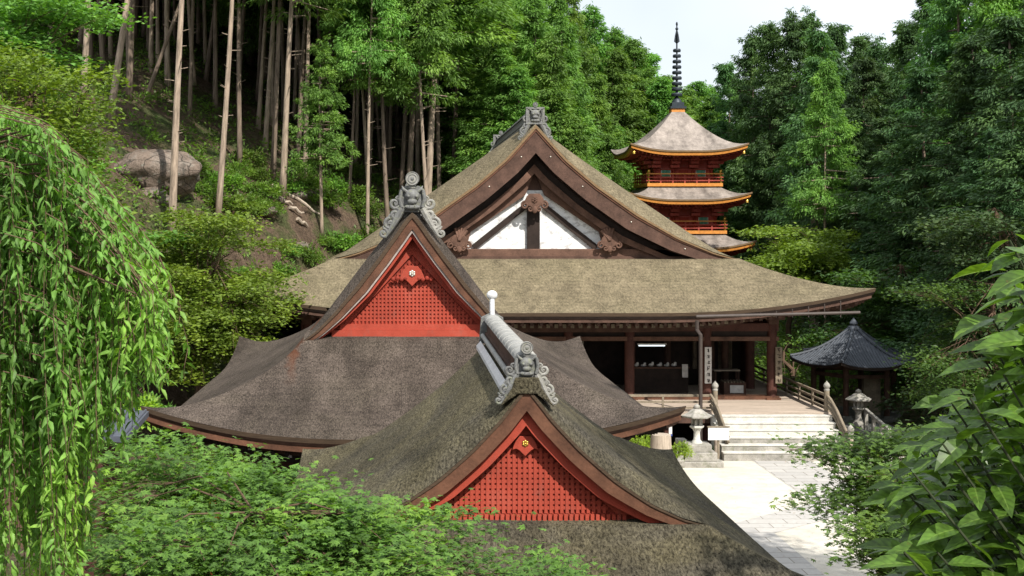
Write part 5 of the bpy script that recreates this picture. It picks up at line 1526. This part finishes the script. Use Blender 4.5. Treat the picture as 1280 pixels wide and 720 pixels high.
# upper left layered tree
x0 = P(20, 420, 27); tp, tr = tpts((x0.x, 27, terrain(x0.x, 27) - .1), P(30, 120, 27), .22, .08, 3)
pads = pads_px([(-60, 60, 60, 130, 27), (20, 120, 70, 160, 26.5), (30, 120, 150, 215, 26.5), (40, 120, 205, 265, 26), (0, 90, 180, 320, 26), (-60, 40, 120, 300, 25.5), (60, 130, 250, 300, 26)], rp, 90, .75, .75, 1.4)
spray_tree('maple_tree', 'tall yellow green tree rising behind the weeping tree at the upper left', 'tree', (x0.x, 27, terrain(x0.x, 27)), tp, tr, pads, 'maple_y', .13, 210, 103, group='maples')
x0 = P(-20, 420, 36); tp, tr = tpts((x0.x, 36, terrain(x0.x, 36) - .1), P(0, 60, 36), .25, .08, 4)
pads = pads_px([(-80, 110, -10, 90, 36), (-80, 90, 80, 250, 37), (90, 200, 290, 420, 39)], rp, 60, 1.2, 1.2, 1.5)
spray_tree('maple_tree', 'dark leafy tree at the far upper left edge', 'tree', (x0.x, 36, terrain(x0.x, 36)), tp, tr, pads, 'cypress', .2, 120, 104, group='maples')
# right side, mid distance
def rtree(lab, pb, D, boxes, n, mat, dens, seed, rx=1.1, L=.16, tp_px=None):
    x = (pb - VX) / FP * D; tpx = tp_px or (pb, boxes[0][2])
    tp, tr = tpts((x, D, terrain(x, D) - .1), P(tpx[0], tpx[1], D), .16, .05, seed)
    spray_tree('maple_tree', lab, 'tree', (x, D, terrain(x, D)), tp, tr, pads_px(boxes, rp, n, rx, rx, 1.5), mat, L, dens, seed, group='maples')
rtree('pale olive bushy tree behind the right eave of the main hall', 990, 58, [(950, 1030, 285, 330, 57), (940, 1040, 305, 350, 56)], 36, 'maple_y', 90, 201, 1.3, .2)
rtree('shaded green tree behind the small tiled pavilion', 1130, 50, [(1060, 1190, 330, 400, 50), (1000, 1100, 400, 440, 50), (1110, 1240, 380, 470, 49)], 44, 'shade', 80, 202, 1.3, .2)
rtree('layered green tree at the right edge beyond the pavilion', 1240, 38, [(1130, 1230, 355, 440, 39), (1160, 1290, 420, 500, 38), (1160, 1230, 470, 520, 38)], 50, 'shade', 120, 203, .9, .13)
rtree('dark leafy tree filling the right edge of the wood', 1250, 40, [(1170, 1320, 260, 400, 40), (1200, 1330, 400, 560, 38), (1120, 1200, 500, 560, 42)], 50, 'cedar', 90, 204, 1.2, .17)
rtree('low green tree between the hall corner and the pavilion', 985, 48, [(975, 1010, 440, 485, 48), (978, 1000, 425, 460, 49)], 12, 'shrub', 110, 205, .7, .14)

# ------------------------------------------------------------------ near maples
def near_maple(lab, base, top, boxes, n, rx, mat, leafL, dens, seed, Dj, thick=.10, tilt=.45):
    tp, tr = tpts(base, top, .07, .03, seed, .08)
    spray_tree('maple_tree', lab, 'tree', base, tp, tr, pads_px(boxes, random.Random(seed), n, rx, rx, Dj), mat, leafL, dens, seed, group='maples', palm=True, thick=thick, tilt=tilt)
b = P(330, 900, 7.6); near_maple('light green maple spreading over the bottom left of the view', (b.x, 7.6, terrain(b.x, 7.6) - .1), P(330, 640, 7.8),
    [(190, 270, 570, 610, 9.0), (180, 330, 590, 640, 8.6), (250, 400, 585, 620, 8.6), (160, 400, 630, 690, 8.0), (120, 330, 660, 740, 7.2), (330, 470, 640, 700, 7.8), (300, 520, 690, 760, 7.4), (410, 510, 625, 660, 8.2), (490, 560, 640, 700, 8.0), (540, 690, 705, 740, 7.6), (120, 200, 570, 650, 8.6), (190, 300, 552, 580, 9.2)], 90, .42, 'maple_near', .050, 520, 301, .5)
b = P(1150, 900, 10.5); near_maple('soft green maple reaching over the courtyard at right', (b.x, 10.5, terrain(b.x, 10.5) - .1), P(1130, 640, 10.5),
    [(985, 1060, 552, 562, 10.5), (1040, 1130, 545, 600, 10.6), (975, 1040, 618, 630, 10.0), (1030, 1150, 590, 660, 10.2), (1060, 1180, 640, 720, 9.6), (1060, 1260, 540, 660, 10.6), (1100, 1290, 640, 740, 9.4)], 84, .36, 'maple', .050, 620, 302, .5)

# ------------------------------------------------------------------ weeping cherry in the left foreground
def weeping():
    global rng
    rng = np.random.default_rng(9); rnd = random.Random(9)
    D0 = 5.6
    base = (-2.9, 5.6, terrain(-2.9, 5.6))
    rt = thing('weeping_cherry', 'weeping cherry with long hanging leafy strands filling the left edge', 'tree', base)
    mb = MB(); crown_c = Vector((-2.5, 5.7, 7.1))
    mb.tube([base, (-2.85, 5.65, 5.5), (-2.7, 5.7, 6.4), (-2.55, 5.7, 7.25)], [.12, .11, .09, .06], 9)
    # silhouette of the dome: px -> top py
    sil = [(-260, 90), (0, 128), (50, 150), (110, 205), (165, 278), (200, 330), (222, 395), (232, 440)]
    def top_py(px):
        for (a, b), (c, d) in zip(sil, sil[1:]):
            if px <= c: return b + (d - b) * (px - a) / (c - a)
        return 470
    low = [(-260, 800), (0, 790), (60, 780), (100, 690), (128, 600), (150, 530), (180, 490), (205, 470), (235, 450)]
    def low_py(px):
        for (a, b), (c, d) in zip(low, low[1:]):
            if px <= c: return b + (d - b) * (px - a) / (c - a)
        return 470
    C = []; Dv = []; Nv = []; Ls = []
    plumes = [(-220 + 436 * rnd.random() ** .7, D0 + rnd.uniform(-.75, .9), rnd.random(), rnd.uniform(.3, 1.0)) for _ in range(78)]
    pj = [rnd.gauss(4, 13) for _ in range(78)]
    for i in range(780):
        pc, pd, pk, pl = plumes[i % 78]
        px = min(236, pc + rnd.gauss(0, 10)); D = pd + rnd.gauss(0, .09)
        depthk = min(1, max(0, pk + rnd.gauss(0, .07)))
        p0 = top_py(px) + 6 + pj[i % 78] + rnd.uniform(-5, 9) + (depthk ** 1.6) * (low_py(px) - top_py(px)) * .6
        p1 = p0 + pl * rnd.uniform(.75, 1.15) * (low_py(px) - p0)
        if p1 - p0 < 40: p1 = p0 + 60
        a = P(px, p0, D); b = P(px + rnd.uniform(-6, 16), p1, D)
        n = 9; pts = []
        sw = rnd.uniform(-.03, .03); arc = rnd.uniform(25, 85)
        for k in range(5):      # the arching first part follows the dome
            f = k / 5; pxa = px - arc * (1 - f); pya = top_py(pxa) + (p0 - top_py(px)) + 26 * f * f * 0
            pts.append(P(pxa, pya + 10 * (1 - f), D + .05 * (1 - f)))
        for k in range(n):
            t = k / (n - 1); q = a.lerp(b, t); q.x += sw * math.sin(t * 5); q.y += .02 * math.sin(t * 7 + i); pts.append(q)
        mb.tube(pts, [.0024] * 5 + [.0017] * (n - 1) + [.0010], 4, cap=False)
        for k in range(4):
            for j in range(4):
                q = pts[k].lerp(pts[k + 1], rnd.random()); an = rnd.uniform(0, 6.28)
                C.append(q); Dv.append((math.cos(an) + .3, math.sin(an), -rnd.uniform(.2, 1.3))); Nv.append((rnd.uniform(-.6, .6), rnd.uniform(-.8, .2), 1)); Ls.append(rnd.uniform(.026, .06))
        if i % 9 == 0:
            m = crown_c.lerp(a, .55) + Vector((0, 0, .10)); mb.tube([crown_c, m, a], [.016, .008, .003], 6, cap=False)
        L = (b - a).length; k = int(L / .018)
        for j in range(k):
            t = (j + rnd.random()) / k; q = a.lerp(b, t); q.x += sw * math.sin(t * 5)
            an = rnd.uniform(0, 6.28); dn = rnd.choice((rnd.uniform(-.1, .8), rnd.uniform(.6, 2.2)))
            C.append(q); Dv.append((math.cos(an), math.sin(an), -dn)); Nv.append((math.cos(an + rnd.uniform(-1, 1)), math.sin(an + rnd.uniform(-1, 1)), rnd.uniform(.2, 1.2))); Ls.append(rnd.uniform(.020, .074))
    C = np.array([tuple(c) for c in C]); Dv = np.array(Dv); Nv = np.array(Nv); Ls = np.array(Ls)
    V = leaf6(C, Dv, Nv, Ls, Ls * .34, .3, ((0, .05), (.3, 1.0), (.65, .75), (1, .0)))
    mb.build('trunk', M['twig'], rt, smooth=True, fix=False)
    lv = quad_mesh('crown', V, M['cherry'], rt, per=3); add_rib(lv, len(Ls), ((0, .05), (.3, 1.0), (.65, .75), (1, .0)))
weeping()

# ------------------------------------------------------------------ broad leaved shrub close by on the right
def near_shrub():
    rnd = random.Random(31)
    base = Vector((1.45, 1.9, terrain(1.45, 1.9)))
    rt = thing('broadleaf_shrub', 'close glossy broad leaved shrub filling the lower right corner', 'shrub', base)
    mb = MB(); C = []; Dv = []; Nv = []; Ls = []
    tips = []
    explicit = [(1268, 292, 2.0), (1282, 318, 1.9), (1258, 338, 2.1), (1276, 372, 2.0), (1240, 398, 2.1), (1268, 430, 2.1), (1225, 440, 2.2), (1285, 405, 1.9), (1262, 300, 2.0), (1275, 345, 2.0), (1190, 505, 2.1), (1230, 480, 2.2), (1255, 400, 2.4), (1130, 690, 1.9), (1180, 640, 2.1), (1215, 560, 2.2), (1110, 585, 2.6)]
    for i in range(235):
        if i < len(explicit): px, py, D = explicit[i]
        else:
            px = rnd.uniform(1120, 1330); lim = 330 + max(0, (1290 - px)) * 1.6
            if lim > 730: lim = 700
            py = rnd.uniform(lim, 760); D = rnd.uniform(1.9, 3.0)
        tips.append(P(px, py, D))
    for i, tpt in enumerate(tips):
        root = base.lerp(tpt, .45) + Vector((.12, .1, -.05)); mid = root.lerp(tpt, .6) + Vector((.03, 0, .03))
        mb.tube([base + Vector((rnd.uniform(-.05, .05), 0, 0)), root, mid, tpt], [.012, .006, .0032, .0016], 6, cap=False)
        k = rnd.randint(8, 12)
        for j in range(k):
            t = 1 - j * .085; q = mid.lerp(tpt, max(0, t)); an = j * 2.4 + i
            vx = math.cos(an) - .35; vy = math.sin(an) * .8
            C.append(tuple(q)); Dv.append((vx, vy, rnd.uniform(-.35, .35))); Nv.append((rnd.uniform(-.4, .4), rnd.uniform(-.6, .2), 1)); Ls.append(rnd.uniform(.045, .085) if len(Ls) > 70 else rnd.uniform(.075, .10))
    Ls = np.array(Ls)
    global rng
    rng = np.random.default_rng(5)
    V = leaf6(np.array(C), np.array(Dv), np.array(Nv), Ls, Ls * .45, .34)
    mb.build('stems', M['greenstem'], rt, smooth=True, fix=False)
    lv = quad_mesh('leaves', V, M['broad'], rt, per=3); add_rib(lv, len(Ls))
near_shrub()

# ------------------------------------------------------------------ shrubs on the slope, bushes in the court
def shrub_mesh(seed, n=60, npc=30, L=.16):
    global rng
    rng = np.random.default_rng(seed)
    d = unit(n); d[:, 2] = np.abs(d[:, 2]); r = rng.uniform(.45, 1.0, (n, 1)); c = d * r * np.array([1, 1, .85])
    return clump_leaves(c, rng.uniform(.16, .34, n), npc, L, L * .45, .8, .0, horiz=.5)
SH = []
for k in range(4):
    V = shrub_mesh(80 + k); n = len(V); me = bpy.data.meshes.new('shrub_leaves')
    me.vertices.add(n * 4); me.vertices.foreach_set('co', V.reshape(-1).astype(np.float32)); me.loops.add(n * 4); me.loops.foreach_set('vertex_index', np.arange(n * 4, dtype=np.int32))
    me.polygons.add(n); me.polygons.foreach_set('loop_start', np.arange(0, n * 4, 4, dtype=np.int32)); me.update(calc_edges=True); me.materials.append(M['shrub'] if k < 3 else M['yellowgreen']); SH.append(me)
def stems_mesh():
    mb = MB()
    for i in range(7):
        a = i * .9; mb.tube([(0, 0, -.2), (.3 * math.cos(a), .3 * math.sin(a), .4), (.6 * math.cos(a), .6 * math.sin(a), .75)], [.04, .025, .01], 5, cap=False)
    me = bpy.data.meshes.new('shrub_stems'); me.from_pydata(mb.v, [], mb.f); me.materials.append(M['twig']); return me
STM = stems_mesh()
rs = random.Random(8)
def put_shrub(x, y, s_, k, label, group, z=None, hz=1):
    r_ = thing('shrub', label, 'shrub', (x, y, terrain(x, y) - .05 if z is None else z), group)
    r_.scale = (s_, s_, s_ * hz); r_.rotation_euler = (0, 0, rs.uniform(0, 6))
    for nm, me in (('leaves', SH[k]), ('stems', STM)):
        o = bpy.data.objects.new(nm, me); COL.objects.link(o); o.parent = r_
slope = []
for i in range(400):
    px = rs.uniform(225, 600); D = rs.uniform(46, 72); x = (px - VX) / FP * D; g = terrain(x, D)
    py = HY + (CZ - g) / FP * 0 + (CZ - g) * FP / D
    if g < 2.5 or py < 205: continue
    clear = (330 < px < 445 and 250 < py < 300) or (325 < px < 470 and 215 < py < 262)
    if clear and rs.random() < .86: continue
    if all((x - a) ** 2 + (D - b_) ** 2 > 1.3 for a, b_ in slope): slope.append((x, D))
slope = sorted(slope, key=lambda q: q[1])[:112]
hz = ['rounded', 'ragged', 'spreading', 'upright']
cnt = {}
for i, (x, D) in enumerate(slope):
    px = VX + x * FP / D; reg = 'below the huge boulder' if px < 260 else 'left of the bare clearing' if px < 330 else 'in the clearing' if px < 400 else 'right of the small bright tree' if px < 455 else 'beside the sunlit slender trunk' if px < 500 else 'behind the middle roof ornament'
    cnt[reg] = cnt.get(reg, 0) + 1
    w_ = ['first', 'second', 'third', 'fourth', 'fifth', 'sixth', 'seventh', 'eighth', 'ninth', 'tenth', 'eleventh', 'twelfth', 'thirteenth', 'fourteenth', 'fifteenth', 'sixteenth', 'seventeenth', 'eighteenth', 'nineteenth', 'twentieth', 'twenty first', 'twenty second', 'twenty third', 'twenty fourth', 'twenty fifth', 'twenty sixth', 'twenty seventh'][min(26, cnt[reg] - 1)]
    put_shrub(x, D, rs.uniform(.6, 1.25), i % 3, f'{hz[i % 4]} green shrub {reg}, {w_} up the slope', 'shrubs on the slope', hz=rs.uniform(.7, 1.1))
for i, (px, py, D, s_, k, lab) in enumerate([(786, 552, 32, .50, 3, 'bright yellow green bush at the left of the pale stump'), (846, 556, 34.5, .42, 3, 'bright yellow green bush between the stump and the lantern'),
        (815, 550, 35.2, .5, 3, 'green bush half hidden behind the pale stump'), (878, 560, 37.4, .45, 0, 'dark green bush behind the stone lantern'),
        (150, 490, 28, .9, 3, 'light green bush between the weeping tree and middle roof'), (175, 500, 30, .8, 0, 'low shrub beside the left eave of the middle hall')]):
    p = P(px, py, D); put_shrub(p.x, D, s_, k, lab, 'bushes round the halls', z=p.z - s_ * .7)
# ground cover at the right, under the trees
def cover():
    global rng
    rng = np.random.default_rng(55); cs = []
    for i in range(1500):
        D = rng.uniform(44, 90); px = rng.uniform(930, 1330); x = (px - VX) / FP * D
        if 12.5 < x < 18.8 and D < 49: continue
        cs.append((x, D, terrain(x, D) + rng.uniform(.1, .8)))
    for i in range(2600):
        D = rng.uniform(36, 95); px = rng.uniform(-150, 620); x = (px - VX) / FP * D; g = terrain(x, D)
        if g < 1.5: continue
        py = HY + (CZ - g) * FP / D
        if 325 < px < 450 and 230 < py < 305: continue
        cs.append((x, D, g + rng.uniform(.0, .3)))
    V = clump_leaves(np.array(cs), rng.uniform(.3, .7, len(cs)), 26, .22, .10, .5, .0, horiz=.5)
    o = quad_mesh('ground_cover', V, M['shrub']); tag(o, 'low leafy undergrowth covering the forest floor', 'undergrowth', kind='stuff')
cover()

def litter():
    global rng
    rng = np.random.default_rng(91); n = 420
    x = rng.uniform(5, 16.5, n); y = rng.uniform(22, 36.4, n); c = np.stack([x, y, np.full(n, .028)], 1)
    d = unit(n); d[:, 2] *= .1; nv = unit(n) * .3; nv[:, 2] = 1
    o = quad_mesh('fallen_leaves', kites(c, d, nv, rng.uniform(.03, .08, n), rng.uniform(.02, .04, n)), M['stump']); tag(o, 'scattered dry leaves on the pale courtyard', 'leaves', kind='stuff')
litter()
